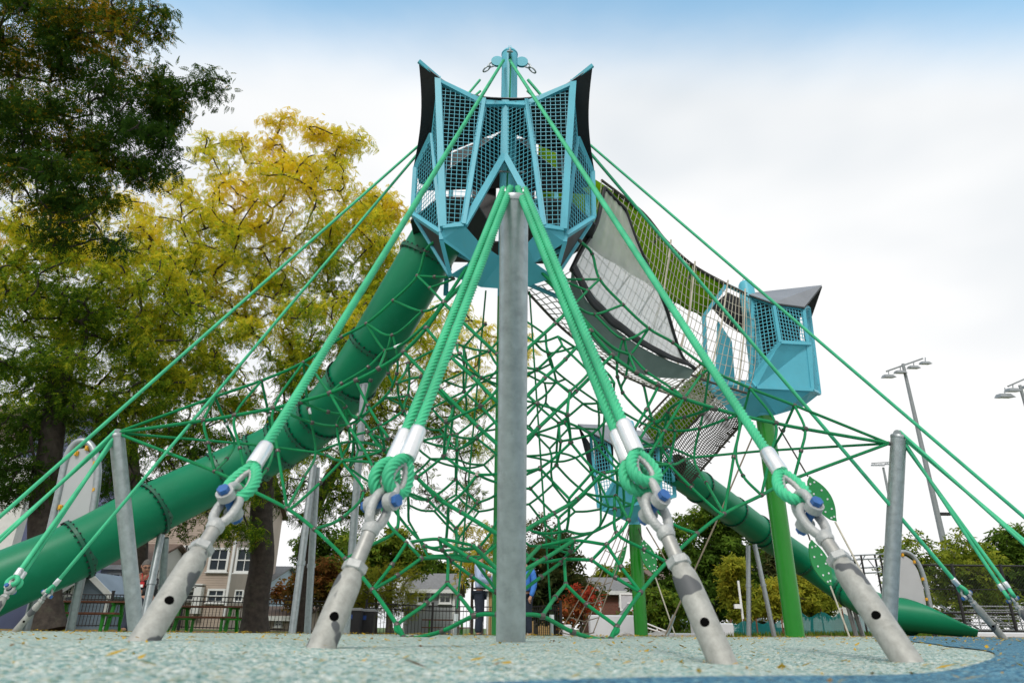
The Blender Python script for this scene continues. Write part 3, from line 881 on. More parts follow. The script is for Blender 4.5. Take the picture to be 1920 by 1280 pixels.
for s_ in [
    [(403, 743, 8.35), (383, 788, 8.1), (390, 830, 8.0), (402, 884, 8.0)],
    [(404, 745, 8.35), (423, 792, 8.6), (439, 830, 8.9), (425, 860, 8.4), (404, 882, 8.0)],
    [(490, 713, 8.3), (441, 778, 8.0), (450, 840, 7.85), (465, 916, 7.75)],
    [(491, 715, 8.3), (503, 775, 8.6), (512, 838, 8.95), (500, 880, 8.2), (467, 914, 7.75)],
    [(568, 679, 8.25), (514, 764, 7.9), (521, 845, 7.7), (537, 953, 7.5)],
    [(570, 681, 8.25), (578, 765, 8.6), (592, 847, 8.9), (570, 895, 8.2), (540, 951, 7.5)],
    [(585, 692, 8.24), (617, 735, 7.8), (647, 762, 8.0), (632, 797, 8.3), (642, 863, 8.2)],
    [(535, 773, 7.9), (585, 792, 8.1), (632, 799, 8.3), (672, 784, 8.2), (695, 713, 8.0)],
    [(565, 754, 7.85), (615, 772, 8.0), (672, 785, 8.2), (700, 816, 8.0), (720, 842, 7.8)],
    [(622, 739, 7.8), (655, 800, 7.6), (700, 877, 7.4), (722, 970, 7.2), (763, 1016, 7.1), (790, 1045, 7.1)],
    [(650, 764, 8.0), (657, 827, 8.3), (643, 862, 8.2), (682, 921, 8.0), (640, 971, 7.6), (590, 992, 7.3)],
    [(592, 848, 8.9), (655, 828, 8.3), (720, 842, 7.8), (643, 860, 8.2), (612, 853, 8.7)],
    [(642, 863, 8.2), (700, 867, 7.8), (770, 880, 7.5)],
    [(641, 865, 8.2), (600, 905, 7.8), (548, 951, 7.5)],
    [(648, 1047, 7.05), (690, 1024, 7.2), (742, 995, 7.4), (746, 950, 7.6), (744, 925, 7.8)],
    [(762, 1017, 7.1), (735, 1058, 6.9), (699, 1104, 6.75)], [(790, 1047, 7.1), (745, 1078, 6.9), (699, 1106, 6.75)],
    # near the tower
    [(782, 517, 8.05), (815, 519, 7.9), (850, 522, 7.8)], [(783, 519, 8.05), (806, 540, 7.85), (830, 566, 7.6)],
    [(737, 564, 8.1), (792, 583, 7.9), (830, 568, 7.6)],
    [(686, 606, 8.15), (735, 628, 8.0), (792, 584, 7.9)], [(688, 609, 8.15), (722, 656, 8.1), (735, 629, 8.0), (745, 672, 8.1), (744, 700, 8.2), (733, 729, 8.3)],
    [(640, 719, 7.95), (690, 688, 8.0), (722, 657, 8.1)],
    [(722, 659, 8.1), (728, 700, 8.3), (733, 730, 8.3), (675, 780, 8.2), (645, 762, 8.1)],
    
    
    
    
    [(670, 720, 7.75), (690, 760, 7.7), (712, 797, 7.6), (727, 822, 7.5)],
    
    
    
    
    # lower front cells
    [(763, 1016, 7.1), (824, 1009, 7.3), (887, 1022, 7.4)],
    [(790, 1046, 7.1), (840, 1045, 7.4), (890, 1050, 7.6), (935, 1018, 7.8)],
    [(824, 1010, 7.3), (829, 1030, 7.35), (839, 1046, 7.4), (839, 1093, 7.0)],
    [(839, 1093, 7.0), (800, 1130, 6.7), (746, 1172, 6.45), (752, 1187, 6.4), (772, 1196, 6.35), (830, 1182, 6.1), (890, 1154, 5.9), (934, 1151, 5.8)],
    [(839, 1093, 7.0), (862, 1118, 6.5), (890, 1153, 5.9)],
    [(847, 1052, 7.4), (885, 1080, 7.2), (930, 1109, 7.0)],
]:
    strand(s_)
BODY1 = len(STR) - 3
# long chords that cross behind the mast
for ch in ([(832, 570, 7.6), (868, 604, 7.4), (932, 664, 7.1), (948, 680, 7.0)], [(799, 617, 7.6), (847, 670, 7.3), (887, 707, 7.05), (948, 770, 6.7)],
           [(758, 661, 7.65), (826, 730, 7.3), (897, 800, 6.9), (948, 846, 6.6)], [(770, 884, 7.5), (819, 932, 7.4), (865, 960, 7.0), (948, 1010, 6.4)],
           [(825, 1011, 7.4), (880, 1045, 6.9), (948, 1086, 6.3)], [(887, 1022, 7.4), (948, 1080, 6.5)]):
    strand(ch, .017)

# weld near-coincident nodes, tie loose ends to the nearest knot, then draw
def weld():
    nodes = []; ref = []
    for si, (pts, r, cl) in enumerate(STR):
        for k, p in enumerate(pts): ref.append((si, k)); nodes.append(list(p))
    n = len(nodes); grp = list(range(n))
    def find(i):
        while grp[i] != i: grp[i] = grp[grp[i]]; i = grp[i]
        return i
    for i in range(n):
        for j in range(i + 1, n):
            if (nodes[i][0] - nodes[j][0]) ** 2 + (nodes[i][1] - nodes[j][1]) ** 2 < 49 and abs(nodes[i][2] - nodes[j][2]) < .75:
                grp[find(i)] = find(j)
    acc = {}
    for i in range(n): acc.setdefault(find(i), []).append(i)
    for g, m in acc.items():
        a = [sum(nodes[i][q] for i in m) / len(m) for q in range(3)]
        for i in m: nodes[i] = a
    for (si, k), p in zip(ref, nodes): STR[si][0][k] = tuple(p)
    gid = {ref[i]: find(i) for i in range(n)}
    for si, (pts, r, cl) in enumerate(STR):
        if not cl: continue
        for end in (0, len(pts) - 1):
            g = gid[(si, end)]
            if len(acc[g]) > 1: continue
            p = pts[end]
            if p[0] > 925 or p[1] < 500: continue
            best = None
            for (sj, k), q in zip(ref, nodes):
                if sj == si or not STR[sj][2]: continue
                dd = (p[0] - q[0]) ** 2 + (p[1] - q[1]) ** 2
                if best is None or dd < best[0]: best = (dd, tuple(q))
            if best and best[0] < 70 ** 2:
                if end == 0: pts.insert(0, best[1]); gid = {**gid, **{(si, kk + 1): gid.get((si, kk)) for kk in range(len(pts) - 2, -1, -1)}}
                else: pts.append(best[1])
weld()
NFRONT = len(STR)
for pts, r, cl in STR: draw(pts, r, clamps=cl)
# the body of the net: taut cells with six- and four-sided faces, hung round the tower post
LA = 1.16; ZC0 = 2.15
def rmax(z):
    tab = [(.2, .5), (.75, 1.15), (1.4, 1.5), (2.15, 1.62), (2.75, 1.42), (3.3, .95), (3.9, .55), (4.6, .2)]
    for (a, ra), (b_, rb) in zip(tab, tab[1:]):
        if a <= z <= b_: return ra + (rb - ra) * (z - a) / (b_ - a)
    return .3
perms = []
for s1_ in (-1, 1):
    for s2_ in (-2, 2):
        perms += [(0, s1_, s2_), (0, s2_, s1_), (s1_, 0, s2_), (s2_, 0, s1_), (s1_, s2_, 0), (s2_, s1_, 0)]
LN, LE = {}, set()
rj = random.Random(4)
for i in range(-4, 5):
    for j in range(-4, 5):
        for k in range(-4, 5):
            if not ((i % 2 == j % 2 == k % 2)): continue
            c = V((i, j, k)) * (LA / 2)
            z = ZC0 + c.z
            if z < 1.35 or z > 3.75 or math.hypot(c.x, c.y) > rmax(z): continue
            if c.y > .7: continue
            loc = []
            for p in perms:
                key = (2 * i + p[0], 2 * j + p[1], 2 * k + p[2])
                loc.append(key); LN.setdefault(key, None)
            for a in range(24):
                for b_ in range(a + 1, 24):
                    d2 = sum((loc[a][q] - loc[b_][q]) ** 2 for q in range(3))
                    if d2 == 2: LE.add(tuple(sorted((loc[a], loc[b_]))))
for key in LN:
    x, y, z = [q * LA / 4 for q in key]; zz = ZC0 + z
    f_ = .72 + .30 * min(1.0, rmax(max(.3, zz)) / 1.45)           # cells tighten towards the top
    LN[key] = V((x * f_ * 1.08 + rj.uniform(-.05, .05), 8.45 + y * f_ + rj.uniform(-.05, .05), max(.12, zz + rj.uniform(-.05, .05) + .06 * math.sin(3 * x))))
for a, b_ in LE:
    p, q_ = LN[a], LN[b_]; m = (p + q_) / 2 + V((rj.uniform(-.018, .018), rj.uniform(-.018, .018), rj.uniform(-.03, .01)))
    if math.hypot(m.x, m.y - 8.5) < .2: continue
    mb = MB(); mb.tube(catmull([p, m, q_], 3), .0152, 8); mb.build('cell_rope', M_ROPE, net)
for key, p in LN.items():
    if p.y > 8.6 or NC[0] >= 296: continue
    NC[0] += 1; put(CLAMP_ME, 'clamp', p, V((rj.uniform(-1, 1), rj.uniform(-1, 1), rj.uniform(-.6, .6))).normalized(), 1.25)
# vertical drop ropes with ground hardware
for px0, px1 in ((911, 855),):
    draw([(px0, 545, 9.0), (px1 + 2, 1140, 9.0)], .010, clamps=False)
    for sgn in (1, -1):
        p = mx(at(px1, 1150, 9.0), sgn); g = V((p.x, p.y, gz(p.x, p.y)))
        mb = MB(); mb.tube([p, p + (g - p) * .35], .03, 10); mb.build('drop_sleeve', M_ALU, net)
        mb = MB(); mb.tube([p + (g - p) * .3, g - V((0, 0, .05))], .02, 8); mb.build('drop_anchor', M_GALV2, net)
# white splice sleeves
for px, py, Y, q in [(503, 772, 8.6, (508, 800)), (423, 790, 8.6, (430, 812)), (580, 768, 8.6, (586, 800)), (747, 648, 7.95, (757, 644)), (769, 1020, 7.1, (776, 1030))]:
    a, b = at(px, py, Y), at(q[0], q[1], Y); put(SLEEVE_ME, 'splice_sleeve', a, (b - a).normalized())
# ------------------------------------------------------------------ tube slides
def slide(label, ctr, rad, rings, chute=None, per=7):
    C = catmull([at(*c) if not isinstance(c, V) else c for c in ctr], per)
    root = thing('tube_slide', label, 'slide', (C[-1].x, C[-1].y, 0), 'tube slides')
    # cut the centre line where the flanges sit
    idx = []
    for (px, py) in rings:
        best = min(range(len(C)), key=lambda i: (proj(C[i])[0] - px) ** 2 + (proj(C[i])[1] - py) ** 2)
        idx.append(best)
    idx = sorted(set([0] + idx + [len(C) - 1]))
    for a, b in zip(idx, idx[1:]):
        seg = C[a:b + 1]
        if len(seg) == 2: seg = [seg[0], (seg[0] + seg[1]) / 2, seg[1]]
        mb = MB(); mb.tube(seg, rad, 56, caps=False); mb.tube(seg, rad - .012, 40, caps=False)
        mb.build('tube_section', M_SLIDE, root)
    for i in idx[1:-1]:
        d = (C[min(i + 1, len(C) - 1)] - C[i - 1]).normalized()
        mb = MB()
        mb.tube([C[i] - d * .022, C[i] - d * .022, C[i] + d * .022, C[i] + d * .022], [rad, rad + .034, rad + .034, rad], 56, caps=False, smooth=False)
        fl = mb.build('flange', M_SLIDE_D, root)
        bm_ = MB(); x, y = frame_of(d)
        for k in range(26):
            a = 2 * math.pi * k / 26
            c = C[i] + (x * math.cos(a) + y * math.sin(a)) * (rad + .022)
            bm_.tube([c - d * .045, c + d * .045], .012, 6, smooth=False)
        bm_.build('flange_bolts', M_IRON, fl, kind='stuff')
    return root, C
def leg(root, a, b, r=0.045, name='support_leg', collar=None):
    a, b = V(a), V(b); mb = MB(); mb.tube([a, (a + b) / 2, b], r, 18); o = mb.build(name, M_GALV2, root)
    if collar:
        d = (b - a).normalized(); c = a + (b - a) * collar
        cb = MB(); cb.tube([c - d * .03, c + d * .03], r * 1.22, 18); cb.build('collar', M_GALV2, o)
    return o
def gpt(px, py, Y):
    p = at(px, py, Y); return V((p.x, p.y, gz(p.x, p.y) - .03))
R1 = 0.385
s1, C1 = slide('long dark green tube slide curving down left from the turquoise tower',
    [(838, 420, 8.75), (808, 468, 8.85), (752, 565, 9.1), (692, 665, 9.6), (637, 742, 10.2), (577, 802, 10.8), (500, 848, 11.0), (400, 898, 10.9), (284, 955, 10.3), (146, 1030, 9.7), (0, 1092, 9.3), (-120, 1150, 9.1), (-240, 1190, 9.0)], R1,
    [(797, 488), (702, 648), (655, 712), (605, 780), (566, 808), (528, 832), (478, 860), (410, 893), (284, 955), (143, 1031)], per=10)
for top, bot, Y0, Y1, c in [((683, 722), (648, 1192), 9.6, 9.7, None), ((588, 872), (547, 1192), 10.8, 10.6, .6), ((594, 876), (576, 1192), 10.9, 11.1, .6), ((302, 1003), (266, 1184), 10.3, 10.0, .5), ((310, 1008), (300, 1184), 10.35, 10.9, .5), ((150, 1085), (72 + 60, 1182), 9.8, 9.9, None)]:
    leg(s1, at(top[0], top[1], Y0), gpt(bot[0], bot[1], Y1), .052, collar=c)
# bracket under the bend
mb = MB(); mb.prism([at(674, 718, 9.58), at(690, 718, 9.58), at(688, 742, 9.58), at(677, 742, 9.58)], .02); mb.build('support_bracket', M_GALV2, s1)
s2, C2 = slide('green tube slide on the right descending behind the green post',
    [(1262, 878, 16.4), (1300, 905, 16.9), (1350, 940, 17.8), (1420, 992, 19.2), (1500, 1047, 20.4), (1570, 1096, 20.3), (1630, 1132, 19.4), (1672, 1148, 18.6), (1712, 1159, 18.0)], R1,
    [(1312, 913), (1374, 958), (1420, 992), (1434, 1002), (1508, 1053), (1576, 1100), (1592, 1110), (1706, 1158)], per=8)
# open exit chute: the lower half of the tube running out to a tip
tipd = (C2[-1] - C2[-4]).normalized(); e0 = C2[-1]; tip = at(1838, 1193, 17.4); tip.z = gz(tip.x, tip.y) + .0; e0 = e0 - (tip - e0).normalized() * .45
mb = MB(); n, m = 20, 14; d = (tip - e0); x_, y_ = frame_of(d)
if y_.z < 0: y_ = -y_
g = []
for i in range(m + 1):
    t = i / m; c = e0 + d * t; rr = R1 * (1 - .18 * t); top_a = math.pi * (1.0 - .66 * t) 
    floor = c - V((0, 0, 0))
    for k in range(n + 1):
        a = -math.pi / 2 - top_a + 2 * top_a * k / n
        g.append(c + x_ * math.cos(a) * rr + y_ * math.sin(a) * rr + V((0, 0, R1 * .75 * t)))
fs = [(i * (n + 1) + k, i * (n + 1) + k + 1, (i + 1) * (n + 1) + k + 1, (i + 1) * (n + 1) + k) for i in range(m) for k in range(n)]
mb.add(g, fs, True); ch = mb.build('exit_chute', M_SLIDE, s2)
md = ch.modifiers.new('thickness', 'SOLIDIFY'); md.thickness = .03
for top, bot, Y in [((1403, 1022), (1404, 1192), 19.0), ((1415, 1020), (1452, 1192), 19.0), ((1588, 1130), (1606, 1192), 20.0), ((1598, 1130), (1618, 1192), 20.0)]:
    leg(s2, at(top[0], top[1], Y), gpt(bot[0], bot[1], Y), .06, collar=.45)

# ------------------------------------------------------------------ exit boards: grey sheet in a bent tube frame, yellow clips
M_BOARD = pmat('grey_board', (0.42, 0.43, 0.44), 0.6, var=.04, scale=3, bump=.05, bscale=150)
M_YEL = pmat('yellow_clip', (0.70, 0.36, 0.02), 0.5, var=.1)
def exit_board(label, frame_px, Y, r, clips, legs_after, board_px):
    F = [at(px, py, Y) for px, py in frame_px]
    for k in legs_after: F[k].z = gz(F[k].x, F[k].y) - .05
    root = thing('exit_board', label, 'panel', F[0], 'grey slide exit boards')
    mb = MB(); mb.tube(catmull(F, 6), r, 18); mb.build('frame', M_GALV2, root)
    bd = MB(); bd.prism([at(px, py, Y) for px, py in board_px], .015); bd.build('board', M_BOARD, root)
    for px, py in clips:
        c = at(px, py, Y - .02); cm = MB(); cm.box(c, r * .9, r * 1.0, r * 1.3); cm.box(c + V((0, -r * .45, 0)), r * .55, r * .7, r * .8); cm.build('clip', M_YEL, root)
exit_board('tall grey board in a silver tube arch above the left slide', [(48, 1182), (80, 1055), (108, 935), (124, 862), (140, 833), (158, 827), (174, 840), (183, 872), (182, 905), (175, 955), (160, 1050), (131, 1180)], 9.95, .052,
    [(164, 840), (179, 868), (178, 918), (114, 951), (144, 850)], (0, 11),
    [(100, 985), (116, 910), (131, 860), (146, 842), (160, 840), (172, 852), (177, 880), (176, 915), (170, 960), (150, 978), (135, 990), (124, 998)])
exit_board('small grey board in a silver tube arch at the right slide exit', [(1690, 1182), (1679, 1140), (1671, 1095), (1670, 1060), (1677, 1041), (1693, 1034), (1709, 1040), (1723, 1058), (1733, 1085), (1741, 1120), (1748, 1155), (1752, 1186)], 18.0, .055,
    [(1675, 1051), (1692, 1040), (1714, 1053), (1673, 1082), (1730, 1085), (1679, 1120), (1737, 1123)], (0, 11),
    [(1684, 1143), (1678, 1110), (1674, 1075), (1677, 1056), (1686, 1044), (1698, 1042), (1710, 1050), (1721, 1070), (1729, 1095), (1735, 1125), (1738, 1146)])
# ------------------------------------------------------------------ the two smaller cabins and the net bridges
def green_post(root, base, ztop, r):
    mb = MB(); mb.tube([V((base.x, base.y, base.z - .2 + (ztop - base.z + .2) * i / 6)) for i in range(7)], r, 36)
    return mb.build('green_post', M_POST, root)
P2 = at(1491, 1192, 12.2); P2.z = gz(P2.x, P2.y)
c2 = thing('play_cabin', 'turquoise mesh cabin with grey roof on the nearer green post', 'play cabin', P2, 'small turquoise cabins on green posts')
h2 = at(1442, 782, 12.2).z
green_post(c2, P2, h2, .155)
mb = MB(); zz = at(1394, 534, 12.3).z; mb.tube([V((P2.x, P2.y, h2)), V((P2.x, P2.y, zz - .06)), V((P2.x, P2.y, zz)), V((P2.x, P2.y, zz + .03))], [.15, .15, .12, .05], 28); mb.build('upper_post', M_BLUE, c2)
mb = MB(); c = V((P2.x, P2.y, zz + .05)); mb.tube([c + V((.05 * math.cos(a), 0, .05 * math.sin(a))) for a in [2 * math.pi * k / 14 for k in range(14)]], .01, 6, closed=True); mb.build('lifting_eye', M_GALV2, c2)
a1, a2_ = at(1411, 557, 11.75), at(1407, 712, 11.75)
b1, b2 = at(1450, 570, 11.45), at(1462, 642, 11.45)
d1, d2, d3 = at(1506, 578, 11.75), at(1519, 645, 11.75), at(1523, 731, 11.75)
e1, e2 = at(1516, 577, 12.3), at(1536, 738, 12.4)
g1 = at(1418, 726, 11.6)
mesh_panel(c2, [a1, b1, b2, a2_], pitch=.075, wire=.012)
mesh_panel(c2, [b1, d1, d2, b2], pitch=.075, wire=.012)
mesh_panel(c2, [d1, e1, e2, d3], pitch=.075, wire=.012)
plate(c2, [b2, d2, d3, g1, a2_], .014, 'wall_plate', rimw=.045)
for p, q, nm in [(a1, a2_, 'corner_post'), (b1, b2, 'corner_post'), (d1, d3, 'corner_post'), (e1, e2, 'corner_post'), (b2, a2_, 'sloping_rail'), (b2, d2, 'mid_rail'), (a1, b1, 'top_rail'), (b1, d1, 'top_rail'), (d1, e1, 'top_rail'), (g1, d3, 'sill'), (d3, e2, 'sill')]:
    post(c2, p, q, .06, .06, nm)
k1 = at(1455, 777, 12.0); k2 = at(1316, 716, 12.6); k3 = at(1376, 780, 12.4); k4 = at(1430, 783, 12.2); k5 = at(1505, 762, 12.3)
plate(c2, [g1, d3, k1], .012, 'underside_plate'); plate(c2, [d3, e2, k5, k1], .012, 'underside_plate')
plate(c2, [g1, k1, k4], .012, 'underside_plate'); plate(c2, [a2_, g1, k4, k3, k2], .012, 'underside_plate'); plate(c2, [k3, k4, k1, k5], .012, 'underside_plate')
r_tip, r_l, r_m, r_r = at(1541, 535, 11.5), at(1404, 552, 11.7), at(1449, 568, 11.4), at(1508, 576, 11.7)
r_tip, r_bl, r_b = at(1541, 535, 12.45), at(1414, 549, 12.3), at(1522, 590, 13.0)
mb = MB()
for tri in ((r_l, r_m, r_bl), (r_m, r_r, r_tip, r_bl)):
    mb.prism(list(tri), .02)
mb.build('roof_sheet', M_ROOF, c2)
mb = MB(); n_ = V((0, 0, -.03))
for tri in ((r_l, r_m, r_bl), (r_m, r_r, r_tip, r_bl), (r_bl, r_tip, r_b, at(1425, 600, 12.95))):
    mb.prism([p + n_ for p in tri], .012)
mb.build('roof_lining', M_BLACK, c2)
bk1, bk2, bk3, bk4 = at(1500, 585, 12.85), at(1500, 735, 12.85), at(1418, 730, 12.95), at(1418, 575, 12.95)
mb = MB(); mb.prism([bk1, bk2, bk3, bk4], .02); mb.build('interior_shade', M_BLACK, c2)  # added black back sheet, stands in for the shade inside the cabin
post(c2, bk4, bk3, .06, .06); post(c2, e1, bk1, .05, .05, 'top_rail')
# entrance frame to the first bridge
fr1 = [at(1362, 534, 12.0), at(1320, 592, 12.1), at(1322, 660, 12.2), at(1340, 735, 12.2)]
for p, q in zip(fr1, fr1[1:]): post(c2, p, q, .07, .06, 'entrance_frame')
post(c2, fr1[0], a1, .06, .06, 'entrance_frame')
plate(c2, [at(1345, 600, 12.4), at(1372, 640, 12.4), at(1380, 740, 12.4), at(1340, 730, 12.3)], .014, 'entrance_plate')
bd = MB(); bd.prism([at(1333, 575, 12.6), at(1365, 548, 12.6), at(1415, 575, 12.7), at(1412, 640, 12.7), at(1360, 605, 12.6)], .02); bd.build('interior_shade', M_BLACK, c2)  # another added black sheet, for the shade behind the entrance

P3 = at(1203, 1201, 17.0); P3.z = gz(P3.x, P3.y)
c3 = thing('play_cabin', 'turquoise mesh cabin with grey roof on the farther green post', 'play cabin', P3, 'small turquoise cabins on green posts')
h3 = at(1190, 984, 17.0).z
green_post(c3, P3, h3, .155)
zz = at(1180, 790, 17.0).z
mb = MB(); mb.tube([V((P3.x, P3.y, h3)), V((P3.x, P3.y, zz - .06)), V((P3.x, P3.y, zz)), V((P3.x, P3.y, zz + .03))], [.14, .14, .12, .05], 28); mb.build('upper_post', M_BLUE, c3)
q = {k: at(*v) for k, v in dict(a=(1107, 816, 16.3), b=(1122, 952, 16.4), c=(1141, 828, 15.9), d=(1150, 905, 15.9), e=(1157, 838, 15.9), f=(1172, 903, 15.9), g=(1205, 942, 16.1), h=(1125, 956, 16.2), i=(1186, 981, 16.6), j=(1212, 968, 16.7), k=(1258, 850, 16.4), l=(1266, 930, 16.5), m=(1235, 830, 16.2), n_=(1240, 935, 16.2)).items()}
mesh_panel(c3, [q['a'], q['c'], q['d'], q['b']], pitch=.09, wire=.014)
mesh_panel(c3, [q['e'], q['m'], q['n_'], q['f']], pitch=.09, wire=.014)
mesh_panel(c3, [q['m'], q['k'], q['l'], q['n_']], pitch=.09, wire=.014)
plate(c3, [q['d'], q['f'], q['g'], q['h']], .014, 'wall_plate', rimw=.05)
plate(c3, [q['h'], q['g'], q['i']], .012, 'underside_plate'); plate(c3, [q['g'], q['n_'], q['j'], q['i']], .012, 'underside_plate'); plate(c3, [q['n_'], q['l'], q['j']], .012, 'underside_plate')
for x_, y_n in (('a', 'b'), ('c', 'd'), ('e', 'f'), ('m', 'n_'), ('k', 'l'), ('d', 'h'), ('f', 'g'), ('h', 'g'), ('a', 'c'), ('e', 'm'), ('m', 'k'), ('g', 'n_'), ('n_', 'l')):
    post(c3, q[x_], q[y_n], .065, .06)
rt, rr_, rl, rb1, rb2 = at(1083, 795, 15.9), at(1158, 838, 15.8), at(1137, 797, 17.3), at(1237, 828, 16.0), at(1225, 812, 17.4)
mb = MB(); mb.prism([rt, rr_, rl], .02); mb.prism([rr_, rb1, rb2, rl], .02); mb.build('roof_sheet', M_ROOF, c3)
mb = MB(); mb.prism([rt + V((0, 0, -.03)), rr_ + V((0, 0, -.03)), rl + V((0, 0, -.03))], .012); mb.prism([rt, at(1108, 834, 16.5), at(1116, 922, 16.7), at(1104, 870, 16.7)], .015); mb.build('roof_lining', M_BLACK, c3)

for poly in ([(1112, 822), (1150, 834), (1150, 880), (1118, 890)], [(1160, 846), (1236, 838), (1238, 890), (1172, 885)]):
    mb = MB(); mb.prism([at(px, py, 17.3) for px, py in poly], .02); mb.build('interior_shade', M_BLACK, c3)  # black sheets added behind the mesh in place of interior shade
# nets
def net_sheet(root, name, fn, nu, nv, r, mat, n=5, sub=3):
    """rope grid over a surface fn(u,v)"""
    mb = MB()
    for i in range(nu + 1):
        mb.tube([fn(i / nu, j / (nv * sub)) for j in range(nv * sub + 1)], r, n, caps=False)
    for j in range(nv + 1):
        mb.tube([fn(i / (nu * sub), j / nv) for i in range(nu * sub + 1)], r, n, caps=False)
    return mb.build(name, mat, root, kind='stuff')
def curve_fn(P, per=10):
    C = catmull(P, per)
    def f(u):
        t = u * (len(C) - 1); i = min(int(t), len(C) - 2); return C[i] + (C[i + 1] - C[i]) * (t - i)
    return f
def sheet_mesh(fn, nu, nv, th):
    mb = MB(); W = nv + 1
    g = [fn(i / nu, j / nv) for i in range(nu + 1) for j in range(W)]
    fs = [(i * W + j, (i + 1) * W + j, (i + 1) * W + j + 1, i * W + j + 1) for i in range(nu) for j in range(nv)]
    mb.add(g, fs, True); return mb
def cloth_mat(name, col, trans, weave=160.0, alpha=1.0):
    m = bpy.data.materials.new(name); n, l = nodes_of(m)
    out = n.new('ShaderNodeOutputMaterial'); d = n.new('ShaderNodeBsdfDiffuse'); t = n.new('ShaderNodeBsdfTranslucent'); mxs = n.new('ShaderNodeMixShader'); mxs.inputs[0].default_value = trans
    tc = n.new('ShaderNodeTexCoord'); nz = n.new('ShaderNodeTexNoise'); nz.inputs['Scale'].default_value = 4; nz.inputs['Detail'].default_value = 6; l.new(tc.outputs['Object'], nz.inputs['Vector'])
    rp = n.new('ShaderNodeValToRGB'); rp.color_ramp.elements[0].position = .3; rp.color_ramp.elements[1].position = .7
    rp.color_ramp.elements[0].color = tuple(c * .88 for c in col) + (1,); rp.color_ramp.elements[1].color = tuple(min(1, c * 1.08) for c in col) + (1,)
    l.new(nz.outputs['Fac'], rp.inputs[0])
    for s_ in (d, t): l.new(rp.outputs[0], s_.inputs[0])
    l.new(d.outputs[0], mxs.inputs[1]); l.new(t.outputs[0], mxs.inputs[2])
    wv = n.new('ShaderNodeTexNoise'); wv.inputs['Scale'].default_value = weave; l.new(tc.outputs['Object'], wv.inputs['Vector'])
    bp = n.new('ShaderNodeBump'); bp.inputs['Strength'].default_value = .5; bp.inputs['Distance'].default_value = .01; l.new(wv.outputs['Fac'], bp.inputs['Height']); l.new(bp.outputs[0], d.inputs['Normal'])
    last = mxs.outputs[0]
    if alpha < 1:
        tr = n.new('ShaderNodeBsdfTransparent'); m2 = n.new('ShaderNodeMixShader'); m2.inputs[0].default_value = alpha
        l.new(tr.outputs[0], m2.inputs[1]); l.new(last, m2.inputs[2]); last = m2.outputs[0]
    l.new(last, out.inputs[0]); MATS[name] = m; return m
M_TURF = cloth_mat('olive_green_sheet', (0.22, 0.40, 0.015), .6, 300)
M_VEIL = cloth_mat('white_screen_cloth', (0.93, 0.94, 0.95), .62, 400, .74)
M_HEM = pmat('black_hem', (0.012, 0.012, 0.013), .6, var=.2)
M_GREYC = cloth_mat('grey_green_cloth', (0.20, 0.25, 0.23), .3, 300)

b1_ = thing('net_bridge', 'sloping net bridge with an olive green side between tower and nearer cabin', 'net bridge', at(1200, 620, 10.5), 'net bridges')
NT = curve_fn([at(1128, 338, 8.9), at(1205, 398, 9.7), at(1250, 452, 10.3), at(1300, 497, 11.0), at(1362, 532, 11.7), at(1411, 556, 11.8)])
NB = curve_fn([at(1070, 505, 8.75), at(1140, 585, 9.5), at(1205, 640, 10.1), at(1262, 684, 10.7), at(1320, 712, 11.4), at(1404, 738, 11.7)])
side = V((-.66, .62, 0))
FT_ = curve_fn([at(1012, 268, 9.32), at(1085, 312, 9.55), at(1150, 358, 9.95), at(1205, 402, 10.5), at(1250, 455, 11.1), at(1302, 500, 11.8), at(1362, 536, 12.4)])
FTf = lambda u: FT_(.33 + .67 * u)
FBf = lambda u: NB(u) + side * 1.0
def wobble(u, v, k): return V((0, 0, 0)) + V((.02 * math.sin(17 * u + 5 * v + k), .02 * math.sin(13 * v + 7 * u + k), .015 * math.sin(23 * u - 9 * v)))
near = lambda u, v: NT(u) * (1 - v) + NB(u) * v + wobble(u, v, 0) + V((.5, -.5, 0)) * (.13 * math.sin(math.pi * v))
floor = lambda u, v: NB(u) * (1 - v) + FBf(u) * v + wobble(u, v, 2) - V((0, 0, .10 * math.sin(math.pi * v)))
farw = lambda u, v: FTf(u) * (1 - v) + FBf(u) * v + wobble(u, v, 1) * .5
net_sheet(b1_, 'side_net', near, 40, 11, .0065, M_ROPE_BEIGE)
net_sheet(b1_, 'floor_net', floor, 40, 7, .008, M_ROPE_BEIGE)
GB_ = curve_fn([at(1012, 425, 9.32), at(1085, 450, 9.55), at(1150, 490, 9.95), at(1205, 525, 10.5), at(1250, 556, 11.1), at(1290, 578, 11.8), at(1322, 596, 12.4)])
mb = sheet_mesh(lambda u, v: FT_(u) * (1 - v) + GB_(u) * v + side * .03 + wobble(u * 2, v, 3) * .6, 36, 8, 0); o = mb.build('green_sheet', M_TURF, b1_)
md = o.modifiers.new('thickness', 'SOLIDIFY'); md.thickness = .012
for fn_, nm, rr in ((NT, 'top_rope', .022), (NB, 'bottom_rope', .022), (FTf, 'top_rope', .022), (FBf, 'bottom_rope', .022)):
    mb = MB(); mb.tube([fn_(i / 40) for i in range(41)], rr, 8); mb.build(nm, M_ROPE_DARK, b1_)
for u in (.42, .60, .80, .93):
    mb = MB(); mb.tube([NT(u) + V((.03, -.03, .06)), near(u, .5) + V((.02, -.02, 0)), near(u + .02, 1.0)], .016, 8); mb.build('stay_rod', M_ROPE_BEIGE, b1_)
for u in (.38, .55, .70):
    mb = MB(); mb.tube([farw(u + .04, .02) - side * .05, farw(u - .04, .6) - side * .05], .016, 6); mb.build('seam', M_HEM, b1_)

